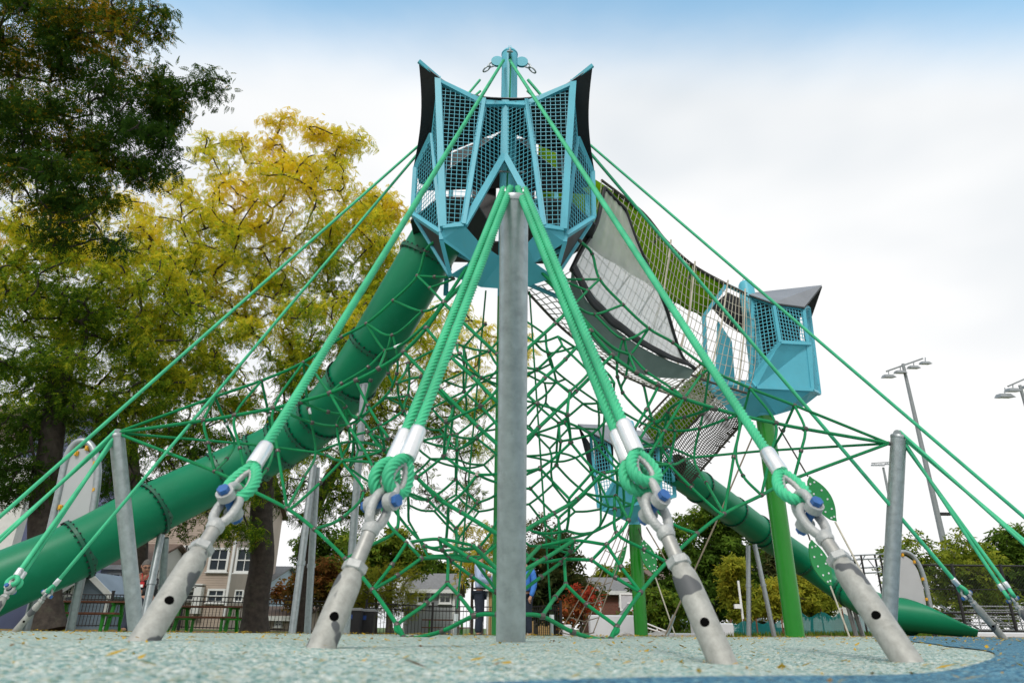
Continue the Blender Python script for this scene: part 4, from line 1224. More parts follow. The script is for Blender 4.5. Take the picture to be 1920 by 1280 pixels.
# white screen cloth lashed to the near side of the bridge
sc = thing('screen_cloth', 'white see-through screen cloth with black hem hanging on the sloping bridge', 'screen cloth', at(1170, 600, 9.6))
tl = curve_fn([at(1133, 352, 8.72), at(1152, 372, 8.95), at(1173, 394, 9.15)])
rl_ = curve_fn([at(1173, 394, 9.15), at(1192, 448, 9.3), at(1222, 515, 9.55), at(1248, 575, 9.85), at(1266, 635, 10.15), at(1281, 672, 10.35), at(1302, 690, 10.5)])
ll_ = curve_fn([at(1133, 352, 8.72), at(1118, 420, 8.6), at(1090, 470, 8.5), at(1072, 505, 8.45)])
bl_ = curve_fn([at(1072, 505, 8.45), at(1108, 570, 8.85), at(1165, 622, 9.4), at(1230, 662, 9.95), at(1302, 690, 10.5)])
def coons(u, v):
    a, b, c, d = tl, bl_, ll_, rl_
    p = a(u) * (1 - v) + b(u) * v + c(v) * (1 - u) + d(v) * u
    p -= (a(0) * (1 - u) * (1 - v) + a(1) * u * (1 - v) + b(0) * (1 - u) * v + b(1) * u * v)
    return p + V((.02, -.06, 0)) * math.sin(math.pi * u) * math.sin(math.pi * v) + V((0, .012 * math.sin(30 * u + 8 * v), 0))
mb = sheet_mesh(lambda u, v: coons(u, v * .88), 40, 40, 0); mb.build('cloth', M_VEIL, sc)
mb = sheet_mesh(lambda u, v: coons(u, .88 + .14 * v) + V((0, -.012 - .01 * math.sin(40 * u), .0)), 40, 3, 0); o = mb.build('black_hem', M_HEM, sc)
o.modifiers.new('thickness', 'SOLIDIFY').thickness = .012
mb = sheet_mesh(lambda u, v: bl_(u) + V((0, .02 + .35 * v, -.02)) - V((0, 0, (.34 * math.sin(math.pi * min(1, u * .85 + .12)) * v))), 30, 4, 0); o = mb.build('lower_flap', M_GREYC, sc)
for pts in ([rl_(i / 30) for i in range(31)], [tl(i / 10) for i in range(11)], [ll_(i / 20) for i in range(21)]):
    mb = MB(); mb.tube(pts, .032, 8); mb.build('edge_hem', M_HEM, sc)

b2_ = thing('net_bridge', 'steep net bridge with an olive green side between the two smaller cabins', 'net bridge', at(1290, 800, 14.2), 'net bridges')
L0 = curve_fn([at(1325, 672, 12.8), at(1262, 732, 14.4), at(1198, 800, 16.3)])
L1 = curve_fn([at(1345, 738, 12.7), at(1302, 790, 14.2), at(1240, 850, 16.2)])
Rb = curve_fn([at(1408, 775, 12.5), at(1352, 838, 14.0), at(1288, 912, 16.0)])
wall = lambda u, v: L0(u) * (1 - v) + L1(u) * v + wobble(u, v, 4) * .5
flr = lambda u, v: L1(u) * (1 - v) + Rb(u) * v + wobble(u, v, 6) - V((0, 0, .12 * math.sin(math.pi * v)))
mb = sheet_mesh(lambda u, v: wall(u, .03 + .92 * v) + V((.07, .03, 0)), 24, 8, 0); o = mb.build('green_sheet', M_TURF, b2_); o.modifiers.new('thickness', 'SOLIDIFY').thickness = .012
net_sheet(b2_, 'side_net', wall, 26, 8, .009, M_ROPE_BEIGE)
net_sheet(b2_, 'floor_net', flr, 46, 14, .0105, M_ROPE_DARK)
for i in range(11):
    u = .06 + i * .088
    mb = MB(); mb.beam(flr(u, .78), flr(u, 1.12), .05, .02); mb.build('slat', M_ROPE_DARK, b2_)
for fn_ in (L0, L1, Rb):
    mb = MB(); mb.tube([fn_(i / 20) for i in range(21)], .024, 8); mb.build('edge_rope', M_ROPE_DARK, b2_)

# ------------------------------------------------------------------ leaf-shaped steps hung on stays
M_LEAFB = pmat('green_leaf_board', (0.01, 0.23, 0.055), .4, var=.06, scale=5)
def leaf_board(label, tip0, tip1, width, Y, tilt=(0, 1, 0), stay_top=None, stay_bot=None):
    a, b = at(tip0[0], tip0[1], Y), at(tip1[0], tip1[1], Y); d = (b - a); L = d.length; d.normalize()
    n0 = V(tilt).normalized(); x = d.cross(n0).normalized(); n0 = x.cross(d)
    P = []
    for s in (1, -1):
        row = [(t, math.sin(math.pi * t) ** .8 * width / 2) for t in [k / 14 for k in range(15)]]
        if s < 0: row = row[::-1][1:-1]
        P += [a + d * (L * t) + x * (s * max(w, .03)) for t, w in row]
    root = thing('leaf_board', label, 'leaf step', (a + b) / 2, 'green leaf-shaped boards on stays')
    mb = MB(); mb.prism(P, .03, n0); mb.build('board', M_LEAFB, root)
    bm_ = MB()
    for t in (.15, .35, .55, .75, .9):
        for s in (-.25, .25):
            c = a + d * (L * t) + x * (s * width * math.sin(math.pi * t))
            for sg in (1, -1): bm_.tube([c + n0 * sg * .015, c + n0 * sg * .024], .018, 8)
    bm_.build('board_bolts', M_ALU, root, kind='stuff')
    if stay_top:
        mb = MB(); mb.tube([at(*stay_top), a], .014, 6); mb.build('stay', M_ROPE_DARK, root)
    if stay_bot:
        e = at(*stay_bot); e.z = gz(e.x, e.y); mb = MB(); mb.tube([b, e], .016, 6); mb.build('stay', M_ROPE_BEIGE, root)
leaf_board('upper green leaf-shaped board with bolts right of the nearer green post', (1515, 893), (1566, 978), .36, 12.6, (0.2, 1, 0), (1460, 800, 12.3), (1680, 1192, 11.5))
leaf_board('lower green leaf-shaped board against the right tube slide', (1519, 1012), (1557, 1098), .36, 12.9, (-.2, 1, 0), (1500, 960, 12.7), (1593, 1192, 12.6))
leaf_board('green leaf-shaped board seen edge-on left of the farther green post', (1174, 1022), (1148, 1084), .25, 16.6, (1, .45, 0), (1180, 990, 16.8), None)
leaf_board('green leaf-shaped board with bolts close right of the farther green post', (1205, 1012), (1227, 1076), .36, 16.6, (-.25, 1, 0), (1197, 990, 16.8), (1268, 1196, 16.2))
M_ROPE_TAN = rope_mat('tan_rope', (0.27, 0.22, 0.16), 4, 20.0, 0.6, 0.8)
# crossed stays and the beige rope ladder
def stay_pair(label, pts, r=.02):
    root = thing('stay_rope', label, 'rope', at(*pts[-1]))
    mb = MB(); P = [at(*p) for p in pts]; P[-1].z = gz(P[-1].x, P[-1].y); mb.tube(P, r * .8, 6); mb.build('rope', M_ROPE_TAN, root)
    mb = MB(); mb.tube([P[-1] + (P[0] - P[-1]) * .02 - V((0, 0, .05)), P[-1] + (P[0] - P[-1]) * .1], r * 1.6, 8); mb.build('ground_fitting', M_GALV2, root)
stay_pair('long beige stay rope leaning right to left across the green maple', [(1412, 816, 12.4), (1340, 985, 12.0), (1246, 1194, 12.6)])
stay_pair('beige stay rope falling from the farther cabin to the ground', [(1212, 988, 16.8), (1290, 1120, 15.6), (1330, 1196, 15.0)])
ld = thing('rope_ladder', 'beige rope ladder net slanting down left of the farther cabin', 'rope ladder', at(1075, 1190, 15.4))
for k, (x0, x1) in enumerate(((1158, 1048), (1166, 1070), (1173, 1092), (1180, 1112))):
    a, b = at(x0, 985, 16.7), at(x1, 1192, 15.2); b.z = gz(b.x, b.y) + .1
    mb = MB(); mb.tube([a, (a + b) / 2 - V((0, 0, .1)), b], .011, 6); mb.build('side_rope', M_ROPE_TAN, ld)
for t in (.25, .4, .55, .7, .85, .97):
    a = at(1158, 985, 16.7).lerp(at(1048, 1192, 15.2), t); b = at(1180, 985, 16.7).lerp(at(1112, 1192, 15.2), t)
    mb = MB(); mb.tube([a, (a + b) / 2 - V((0, 0, .08)), b], .010, 6); mb.build('rung_rope', M_ROPE_TAN, ld)
# ------------------------------------------------------------------ trees
def depth_scale(p):
    return -((CROT.transposed() @ (V(p) - CAM_POS)).z) / FPX        # metres per photograph pixel at that place
def leaf_mesh(name, V4, tint, mat):
    """V4: (N,4,3) leaf quads"""
    n = len(V4); me = bpy.data.meshes.new(name)
    me.vertices.add(n * 4); me.vertices.foreach_set('co', V4.astype(np.float32).ravel())
    me.loops.add(n * 4); me.loops.foreach_set('vertex_index', np.arange(n * 4, dtype=np.int32))
    me.polygons.add(n); me.polygons.foreach_set('loop_start', np.arange(0, n * 4, 4, dtype=np.int32))
    me.update(calc_edges=True)
    a = me.attributes.new('tint', 'FLOAT', 'POINT'); a.data.foreach_set('value', np.repeat(tint.astype(np.float32), 4))
    me.materials.append(mat); return me
def frond_template(pairs, llen, lwid, spread=65):
    q = []
    for i in range(pairs):
        x = (i + .7) / (pairs + .4); s = .65 + .35 * math.sin(math.pi * min(1, x + .15))
        for sg in (1, -1):
            a = R_(spread) * sg; dx, dy = math.cos(a), math.sin(a); L = llen * s; W = lwid * s
            z0 = -.35 * x * x; dz = -.12
            q.append([(x, 0, z0), (x + dx * L * .5 - dy * W, dy * L * .5 + dx * W, z0 + dz * .3), (x + dx * L, dy * L, z0 + dz), (x + dx * L * .5 + dy * W, dy * L * .5 - dx * W, z0 + dz * .3)])
    q.append([(0, 0, 0), (.5, .014, -.09), (1, 0, -.35), (.5, -.014, -.09)])
    q.append([(1, 0, -.35), (1.1, .07, -.4), (1.25, 0, -.5), (1.1, -.07, -.4)])
    return np.array(q)
FR_LOCUST = frond_template(5, .38, .088)
FR_CLUMP = np.array([[(0, 0, 0), (.45, .28, .05), (.95, .05, -.15), (.5, -.25, .05)], [(0, 0, 0), (.1, .5, -.05), (-.1, .95, -.2), (-.3, .45, 0)], [(0, 0, 0), (-.45, -.2, .05), (-.9, -.35, -.2), (-.35, -.55, 0)], [(.2, 0, .1), (.5, -.5, .1), (.45, -1.0, -.1), (.1, -.55, .1)], [(0, .1, .15), (.5, .5, .2), (.85, .75, 0), (.35, .75, .1)]]) * .75
FR_NEEDLE = frond_template(7, .26, .03, 55)
def fronds(pos, size, tint, tmpl, rng, droop=.5, jitter_t=.1, outward=None):
    N = len(pos); yaw = rng.uniform(0, 2 * math.pi, N)
    if outward is not None: yaw = outward + rng.normal(0, .9, N)
    pit = rng.normal(droop, .45, N); rol = rng.normal(0, .6, N)
    cy, sy, cp, sp, cr, sr = np.cos(yaw), np.sin(yaw), np.cos(pit), np.sin(pit), np.cos(rol), np.sin(rol)
    Rm = np.zeros((N, 3, 3))
    Rm[:, 0, 0], Rm[:, 0, 1], Rm[:, 0, 2] = cy * cp, cy * sp * sr - sy * cr, cy * sp * cr + sy * sr
    Rm[:, 1, 0], Rm[:, 1, 1], Rm[:, 1, 2] = sy * cp, sy * sp * sr + cy * cr, sy * sp * cr - cy * sr
    Rm[:, 2, 0], Rm[:, 2, 1], Rm[:, 2, 2] = -sp, cp * sr, cp * cr
    T = tmpl.reshape(-1, 3)
    P = np.einsum('nij,kj->nki', Rm, T) * size[:, None, None] + pos[:, None, :]
    K = len(tmpl)
    P = P.reshape(N * K, 4, 3)
    t = np.repeat(tint, K) + rng.normal(0, jitter_t, N * K)
    return P, np.clip(t, 0, 1)
def lnoise(P, f, seed):
    return (np.sin(P[:, 0] * f + seed) + np.sin(P[:, 1] * f * 1.3 + seed * 2.1) + np.sin(P[:, 2] * f * 1.1 + seed * 3.7) + np.sin((P[:, 0] + P[:, 2]) * f * 1.9 + seed)) / 4
def tree(name, label, base, trunk, r0, lobes, per, size, mat, seed, tmpl=None, cat='tree', group=None, spread=.55, droop=.45, tint=(0.25, .5, .25), twig=.012, bark=None, cut=.5, dens=1.0):
    """base: ground point; trunk: list of points up to the fork; lobes: (px,py,Y,rx_px,ry_px,n) parts of the crown"""
    rng = np.random.default_rng(seed); tmpl = FR_LOCUST if tmpl is None else tmpl
    root = thing(name, label, cat, base, group); bark = bark or M_BARK
    pts = [V(base)] + [V(p) for p in trunk]
    nodes = catmull(pts, 4) if len(pts) > 1 else pts
    par = [i - 1 for i in range(len(nodes))]; fork = nodes[-1]
    targets = []
    zlo, zhi = 1e9, -1e9
    for (px, py, Y, rx, ry, n) in lobes:
        c = at(px, py, Y); s = depth_scale(c)
        zlo, zhi = min(zlo, c.z - ry * s), max(zhi, c.z + ry * s)
        for _ in range(int(n * dens)):
            while True:
                q = rng.uniform(-1, 1, 3)
                if q.dot(q) < 1 and q.dot(q) > cut * rng.uniform(0, 1): break
            targets.append(c + V((q[0] * rx * s, q[1] * (rx + ry) / 2 * s * .9, q[2] * ry * s)))
    targets.sort(key=lambda p: (p - fork).length)
    chains = []
    NP = np.array([tuple(p) for p in nodes]); FD = np.linalg.norm(NP - np.array(fork), axis=1)
    lim = len(nodes) - max(2, len(nodes) // 3)
    for tg in targets:
        t = np.array(tg); dist = np.linalg.norm(NP - t, axis=1); td = np.linalg.norm(t - np.array(fork))
        cost = dist + np.maximum(0, FD - td) * 1.5
        cost[:lim] += 1e3
        k = int(np.argmin(cost)); a = nodes[k]; L = (tg - a).length
        if L < .05: continue
        m = 3 if L > 1.2 else 2
        chain = [k]
        arc = V((rng.normal(0, .1), rng.normal(0, .1), rng.uniform(.0, .14))) * L
        for i in range(1, m + 1):
            u = i / m; p = a.lerp(tg, u) + arc * math.sin(math.pi * u) + V(rng.normal(0, .03, 3) * L * (1 - u * .5))
            nodes.append(p); par.append(chain[-1]); chain.append(len(nodes) - 1)
        chains.append(chain)
        NP = np.array([tuple(p) for p in nodes]); FD = np.linalg.norm(NP - np.array(fork), axis=1)
    cnt = np.ones(len(nodes))
    for i in range(len(nodes) - 1, 0, -1): cnt[par[i]] += cnt[i] * .5
    rad = twig * np.power(cnt, .62)
    ntr = len(catmull(pts, 4))
    mb = MB()
    tr = nodes[:ntr]; rt = [r0 * (1.25 if i == 0 else 1.08 if i == 1 else 1.0 - .18 * i / ntr) for i in range(ntr)]
    mb.tube(tr, rt, 18 if r0 > .2 else 10)
    trunk_o = mb.build('trunk', bark, root)
    mb = MB()
    for ch in chains:
        rr = [min(float(rad[i]), r0 * .62) for i in ch]
        if ch[0] < ntr: rr[0] = min(rr[1] * 1.3, r0 * .75)
        else: rr[0] = min(rr[0], rr[1] * 1.35)
        cp = catmull([nodes[i] for i in ch], 2) if len(ch) > 2 else [nodes[i] for i in ch]
        m = len(cp); rs = [rr[0] + (rr[-1] - rr[0]) * (i / (m - 1)) ** .8 for i in range(m)]
        mb.tube(cp, rs, 6 if max(rr) < .06 else 9, caps=False)
    mb.build('branches', bark, trunk_o)
    # leaves round the branch ends
    E = np.array([tuple(nodes[c[-1]]) for c in chains] + [tuple(nodes[c[-2]]) for c in chains if len(c) > 2])
    idx = rng.integers(0, len(E), int(per * len(chains)))
    off = rng.normal(0, 1, (len(idx), 3)); off *= (rng.uniform(0, 1, len(idx)) ** .45 / np.linalg.norm(off, axis=1))[:, None] * spread * np.array([1.25, 1.25, .8])
    pos = E[idx] + off
    sz = size * rng.uniform(.65, 1.25, len(idx))
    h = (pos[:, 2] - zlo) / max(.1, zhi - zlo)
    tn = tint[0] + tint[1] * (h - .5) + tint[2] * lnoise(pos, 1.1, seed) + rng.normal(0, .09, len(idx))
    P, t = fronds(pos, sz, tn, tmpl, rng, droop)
    o = link('crown', leaf_mesh('crown', P, t, mat), root)
    return root
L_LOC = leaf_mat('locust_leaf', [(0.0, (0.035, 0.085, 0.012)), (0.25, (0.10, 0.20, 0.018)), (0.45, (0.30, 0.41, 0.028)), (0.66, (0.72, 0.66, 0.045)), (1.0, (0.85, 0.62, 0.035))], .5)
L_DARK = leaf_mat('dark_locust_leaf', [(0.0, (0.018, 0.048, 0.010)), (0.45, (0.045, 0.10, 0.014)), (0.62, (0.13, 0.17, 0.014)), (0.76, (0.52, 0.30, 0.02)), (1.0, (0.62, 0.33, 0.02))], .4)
L_MAPLE = leaf_mat('maple_leaf', [(0.0, (0.04, 0.085, 0.014)), (0.5, (0.12, 0.20, 0.025)), (1.0, (0.32, 0.32, 0.035))], .4)
L_YOUNG = leaf_mat('yellow_green_leaf', [(0.0, (0.14, 0.21, 0.025)), (0.5, (0.34, 0.36, 0.04)), (1.0, (0.60, 0.48, 0.05))], .5)
L_RUST = leaf_mat('rust_leaf', [(0.0, (0.08, 0.09, 0.02)), (0.5, (0.22, 0.10, 0.03)), (1.0, (0.42, 0.06, 0.035))], .3)
L_PINE = leaf_mat('evergreen_leaf', [(0.0, (0.028, 0.05, 0.018)), (0.5, (0.07, 0.09, 0.03)), (1.0, (0.20, 0.15, 0.045))], .3)
def gp(px, Y, py=1182):
    p = at(px, py, Y); return V((p.x, p.y, gz(p.x, p.y) - .02))
G_LOC = 'honey locust trees on the left'
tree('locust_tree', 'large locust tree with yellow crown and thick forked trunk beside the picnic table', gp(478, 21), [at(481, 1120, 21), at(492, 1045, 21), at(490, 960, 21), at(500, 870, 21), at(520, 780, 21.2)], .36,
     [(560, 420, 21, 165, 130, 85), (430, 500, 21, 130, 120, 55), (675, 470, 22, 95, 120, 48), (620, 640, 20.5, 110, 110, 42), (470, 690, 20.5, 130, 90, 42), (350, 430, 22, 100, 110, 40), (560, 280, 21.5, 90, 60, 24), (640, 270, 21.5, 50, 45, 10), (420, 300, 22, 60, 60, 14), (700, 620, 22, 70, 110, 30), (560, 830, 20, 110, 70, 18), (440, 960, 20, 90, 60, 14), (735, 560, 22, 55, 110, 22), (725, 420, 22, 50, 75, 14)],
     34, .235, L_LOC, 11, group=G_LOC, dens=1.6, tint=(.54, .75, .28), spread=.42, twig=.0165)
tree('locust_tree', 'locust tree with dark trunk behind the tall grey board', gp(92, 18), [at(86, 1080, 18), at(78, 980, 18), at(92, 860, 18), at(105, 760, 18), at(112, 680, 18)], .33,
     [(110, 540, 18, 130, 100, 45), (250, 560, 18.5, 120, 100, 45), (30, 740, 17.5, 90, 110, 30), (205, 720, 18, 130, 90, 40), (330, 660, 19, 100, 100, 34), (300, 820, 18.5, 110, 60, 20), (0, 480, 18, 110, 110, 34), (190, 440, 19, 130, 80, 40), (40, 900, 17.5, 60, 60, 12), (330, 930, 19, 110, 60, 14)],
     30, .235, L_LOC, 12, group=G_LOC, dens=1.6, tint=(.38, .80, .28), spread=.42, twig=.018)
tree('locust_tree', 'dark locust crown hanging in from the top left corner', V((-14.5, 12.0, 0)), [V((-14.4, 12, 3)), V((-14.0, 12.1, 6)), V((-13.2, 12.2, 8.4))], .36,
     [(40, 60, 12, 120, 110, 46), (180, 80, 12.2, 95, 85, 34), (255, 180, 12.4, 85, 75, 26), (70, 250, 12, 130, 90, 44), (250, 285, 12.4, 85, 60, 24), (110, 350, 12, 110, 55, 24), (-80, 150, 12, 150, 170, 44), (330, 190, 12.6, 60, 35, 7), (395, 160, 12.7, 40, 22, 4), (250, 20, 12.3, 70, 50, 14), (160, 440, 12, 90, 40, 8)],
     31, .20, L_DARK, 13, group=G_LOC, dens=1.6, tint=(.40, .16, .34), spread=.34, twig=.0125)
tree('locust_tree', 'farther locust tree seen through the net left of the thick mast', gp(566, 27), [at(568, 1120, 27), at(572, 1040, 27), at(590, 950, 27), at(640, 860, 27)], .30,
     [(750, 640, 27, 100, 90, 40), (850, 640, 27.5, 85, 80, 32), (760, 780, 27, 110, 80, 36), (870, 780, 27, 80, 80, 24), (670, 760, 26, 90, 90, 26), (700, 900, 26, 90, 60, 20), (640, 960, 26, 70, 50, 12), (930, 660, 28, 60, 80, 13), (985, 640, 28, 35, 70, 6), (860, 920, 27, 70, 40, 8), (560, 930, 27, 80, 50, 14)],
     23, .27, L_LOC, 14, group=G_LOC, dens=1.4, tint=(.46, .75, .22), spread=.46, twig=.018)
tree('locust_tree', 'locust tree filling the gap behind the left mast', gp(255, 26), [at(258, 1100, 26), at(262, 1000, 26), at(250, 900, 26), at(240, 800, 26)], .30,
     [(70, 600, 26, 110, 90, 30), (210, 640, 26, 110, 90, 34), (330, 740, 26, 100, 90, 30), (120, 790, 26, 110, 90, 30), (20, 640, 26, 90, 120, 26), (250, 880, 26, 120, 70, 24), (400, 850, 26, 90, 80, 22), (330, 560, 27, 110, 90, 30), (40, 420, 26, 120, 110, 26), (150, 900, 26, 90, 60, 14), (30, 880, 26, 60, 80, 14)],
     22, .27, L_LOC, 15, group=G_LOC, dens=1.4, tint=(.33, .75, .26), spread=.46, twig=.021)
for i, (px, Y, lob) in enumerate([(903, 23, [(905, 1000, 23, 42, 55, 12), (890, 1070, 23, 30, 40, 6)]), (885, 24, [(880, 1030, 24, 35, 50, 9)])]):
    tree('locust_sapling', ['slender yellow sapling just behind the standing man', 'thinner yellow sapling to the left behind the standing man'][i], gp(px, Y), [at(px, 1120, Y), at(px + 2, 1060, Y)], .05, lob, 14, .30, L_YOUNG, 31 + i, tint=(.85, .1, .2), spread=.4, twig=.012)
# trees and shrubs of the background
def bg(name, label, px, Y, lobes, mat, seed, per=26, size=.5, tmpl=FR_CLUMP, r0=.2, **k):
    rs_ = random.Random(seed); ex = []
    for (lx, ly, lY, lrx, lry, ln) in lobes:
        for _ in range(2):
            a = rs_.uniform(-.3, math.pi + .3); ex.append((lx + math.cos(a) * lrx * 1.0, ly - math.sin(a) * lry * .95, lY + rs_.uniform(-1, 1), lrx * .38, lry * .38, max(3, ln // 5)))
    lobes = list(lobes) + ex; fx, fy = px, 1110
    size = size * .85; per = int(per * .62)
    return tree(name, label, gp(px, Y), [at(px, 1150, Y), at(px, fy, Y)], r0, lobes, per, size, mat, seed, tmpl=tmpl, spread=k.pop('spread', .6), twig=k.pop('twig', .02), **k)
bg('maple_tree', 'broad green maple behind the crossed stay ropes', 1335, 40, [(1320, 1010, 40, 60, 55, 40), (1365, 1045, 40, 55, 60, 40), (1295, 1075, 40, 50, 55, 34), (1340, 1120, 40, 75, 50, 40), (1250, 1130, 40, 55, 40, 20)], L_MAPLE, 41, tint=(.25, .4, .2), per=34)
bg('oak_tree', 'dark green tree behind the silver slide supports', 1425, 50, [(1420, 1090, 50, 50, 60, 30), (1400, 1140, 50, 45, 40, 20), (1470, 1120, 50, 40, 45, 20)], L_PINE, 42, size=.6, per=30, tint=(.4, .3, .2))
bg('rust_tree', 'rust red tree showing beneath the right tube slide', 1450, 54, [(1452, 1052, 54, 28, 36, 22)], L_RUST, 43, size=.6, tint=(.5, .1, .2))
G_Y = 'young staked street trees'
for i, (px, Y, lob, lab) in enumerate([(1388, 27, [(1378, 1095, 27, 24, 36, 26), (1385, 1140, 27, 22, 24, 12)], 'young yellow-green tree beside the white pole'), (1452, 27, [(1450, 1120, 27, 24, 34, 22)], 'young yellow-green tree between the slide supports and the green post'), (1522, 28, [(1520, 1110, 28, 40, 38, 34), (1540, 1130, 28, 24, 34, 12)], 'young yellow-green tree right of the nearer green post')]):
    bg('young_tree', lab, px, Y, lob, L_YOUNG, 50 + i, per=34, size=.30, r0=.05, spread=.35, twig=.010, group=G_Y, tint=(.5, .3, .25))
bg('maple_tree', 'sparse turning maple right of the small grey board', 1720, 36, [(1720, 1050, 36, 45, 36, 20), (1690, 1075, 36, 36, 32, 12), (1750, 1090, 36, 45, 40, 18)], L_MAPLE, 61, size=.42, per=20, tint=(.55, .3, .3), r0=.12)
bg('maple_tree', 'yellow-green maple behind the chain link fence', 1815, 34, [(1805, 1040, 34, 22, 40, 12), (1820, 1090, 34, 62, 45, 34), (1790, 1125, 34, 60, 35, 20), (1850, 1130, 34, 40, 36, 14)], L_YOUNG, 62, size=.40, per=24, tint=(.12, .2, .3), r0=.12)
bg('oak_tree', 'dark green tree at the right edge behind the guy ropes', 1900, 46, [(1890, 1040, 46, 42, 42, 30), (1935, 1070, 46, 50, 70, 36), (1880, 1100, 46, 45, 50, 26)], L_MAPLE, 63, size=.55, per=30, tint=(.25, .3, .15))
bg('evergreen_tree', 'dark brownish evergreen right of the thick mast', 1040, 38, [(1035, 1060, 38, 50, 45, 34), (1068, 1105, 38, 36, 40, 22), (1010, 1110, 38, 40, 45, 20), (1045, 1140, 38, 50, 32, 20)], L_PINE, 64, size=.5, per=30, tint=(.5, .2, .35))
bg('evergreen_tree', 'tall thin tree with small leaves just right of the mast', 1005, 42, [(1005, 1010, 42, 32, 36, 14), (1020, 1040, 42, 36, 30, 12)], L_PINE, 65, size=.4, per=14, tint=(.6, .2, .3), r0=.12)
bg('red_shrub', 'red shrub behind the beige rope ladder', 1090, 31, [(1088, 1128, 31, 20, 26, 16), (1075, 1155, 31, 20, 18, 8)], L_RUST, 66, size=.35, per=10, cat='shrub', r0=.05, tint=(.58, .2, .4), spread=.45)
bg('far_tree', 'green tree top over the brick house roof', 1160, 70, [(1150, 1088, 70, 40, 30, 26), (1200, 1092, 70, 40, 26, 20)], L_MAPLE, 67, size=.9, tint=(.6, .2, .2))
bg('shrub', 'brown-green shrub between the brick house and the maple', 1225, 33, [(1235, 1140, 33, 40, 30, 26), (1270, 1155, 33, 40, 26, 18), (1190, 1165, 33, 34, 16, 8)], L_MAPLE, 68, size=.35, cat='shrub', r0=.05, tint=(.35, .2, .3), spread=.4)
bg('willow_shrub', 'airy pale green willow shrub behind the black fence', 705, 29, [(700, 1095, 29, 60, 40, 46), (740, 1110, 29, 50, 40, 30), (670, 1120, 29, 50, 36, 26), (720, 1140, 29, 70, 30, 26)], L_YOUNG, 69, size=.26, tmpl=FR_NEEDLE, cat='shrub', per=40, r0=.06, tint=(.45, .3, .2), spread=.4, droop=-.3, twig=.01)
bg('maple_tree', 'green tree behind the pale willow shrub', 730, 42, [(735, 1045, 42, 48, 40, 34), (690, 1055, 42, 45, 40, 24), (770, 1060, 42, 36, 30, 16)], L_MAPLE, 70, size=.5, tint=(.55, .3, .2), per=32)
bg('rust_shrub', 'orange-brown shrub right of the silver slide supports', 600, 36, [(600, 1090, 36, 45, 36, 30), (570, 1120, 36, 40, 30, 20), (635, 1120, 36, 40, 36, 22)], L_RUST, 71, size=.4, cat='shrub', r0=.06, tint=(.32, .2, .25), spread=.45)
bg('oak_tree', 'dark green tree behind the rust-coloured shrub', 640, 44, [(640, 1040, 44, 50, 50, 34), (600, 1050, 44, 40, 40, 20)], L_MAPLE, 72, size=.5, tint=(.2, .2, .2), per=30)
bg('far_tree', 'dark green tree behind the small grey house', 815, 62, [(812, 1078, 62, 34, 24, 22), (845, 1095, 62, 30, 20, 14)], L_MAPLE, 73, size=.8, tint=(.2, .2, .2))
# ------------------------------------------------------------------ black picket fence
M_WOOD = pmat('brown_plank', (0.15, 0.06, 0.028), .6, var=.3, scale=8, bump=.2, bscale=40)
M_GLEG = pmat('green_steel_leg', (0.02, 0.30, 0.02), .4, var=.06)
M_GLASS = pmat('window_glass', (0.035, 0.045, 0.05), .08, var=.2, scale=.6, spec=.9)
M_TRIM = pmat('white_trim', (0.72, 0.73, 0.72), .6, var=.06)
PK = MB(); PK.box((0, 0, .54), .018, .018, 1.08); PICKET_ME = PK.mesh('picket', M_IRON)
PO = MB(); PO.box((0, 0, .62), .075, .075, 1.3); PO.box((0, 0, 1.285), .09, .09, .03); POST_ME = PO.mesh('fence_post', M_IRON)
def picket_fence(label, a, b, step=.125, group='black picket fences'):
    a, b = V(a), V(b); a.z = gz(a.x, a.y); b.z = gz(b.x, b.y)
    root = thing('picket_fence', label, 'fence', a, group); d = b - a; L = math.hypot(d.x, d.y); n = int(L / step)
    ang = math.atan2(d.y, d.x)
    pos = lambda t: V((a.x + d.x * t, a.y + d.y * t, gz(a.x + d.x * t, a.y + d.y * t)))
    np_ = max(1, round(L / 2.4))
    for i in range(np_ + 1):
        o = link('fence_post', POST_ME, root); o.matrix_basis = Matrix.Translation(pos(i / np_)) @ Matrix.Rotation(ang, 4, 'Z')
    for i in range(n):
        o = link('picket', PICKET_ME, root); p = pos((i + .5) / n); p.z += .09; o.matrix_basis = Matrix.Translation(p) @ Matrix.Rotation(ang, 4, 'Z')
    for h in (.14, 1.0, 1.16):
        mb = MB()
        for i in range(np_):
            mb.beam(pos(i / np_) + V((0, 0, h)), pos((i + 1) / np_) + V((0, 0, h)), .035, .035)
        mb.build('rail', M_IRON, root)
picket_fence('black picket fence behind the picnic tables on the left', at(60, 1180, 26.5), at(470, 1180, 26.5))
picket_fence('black picket fence between the thick trunk and the bins', at(495, 1180, 27), at(645, 1190, 27.5))
picket_fence('black picket fence below the willow shrub and grey house', at(682, 1195, 27.2), at(935, 1195, 27.2))
picket_fence('short dark picket fence right of the thick mast', at(985, 1195, 28), at(1052, 1195, 26))

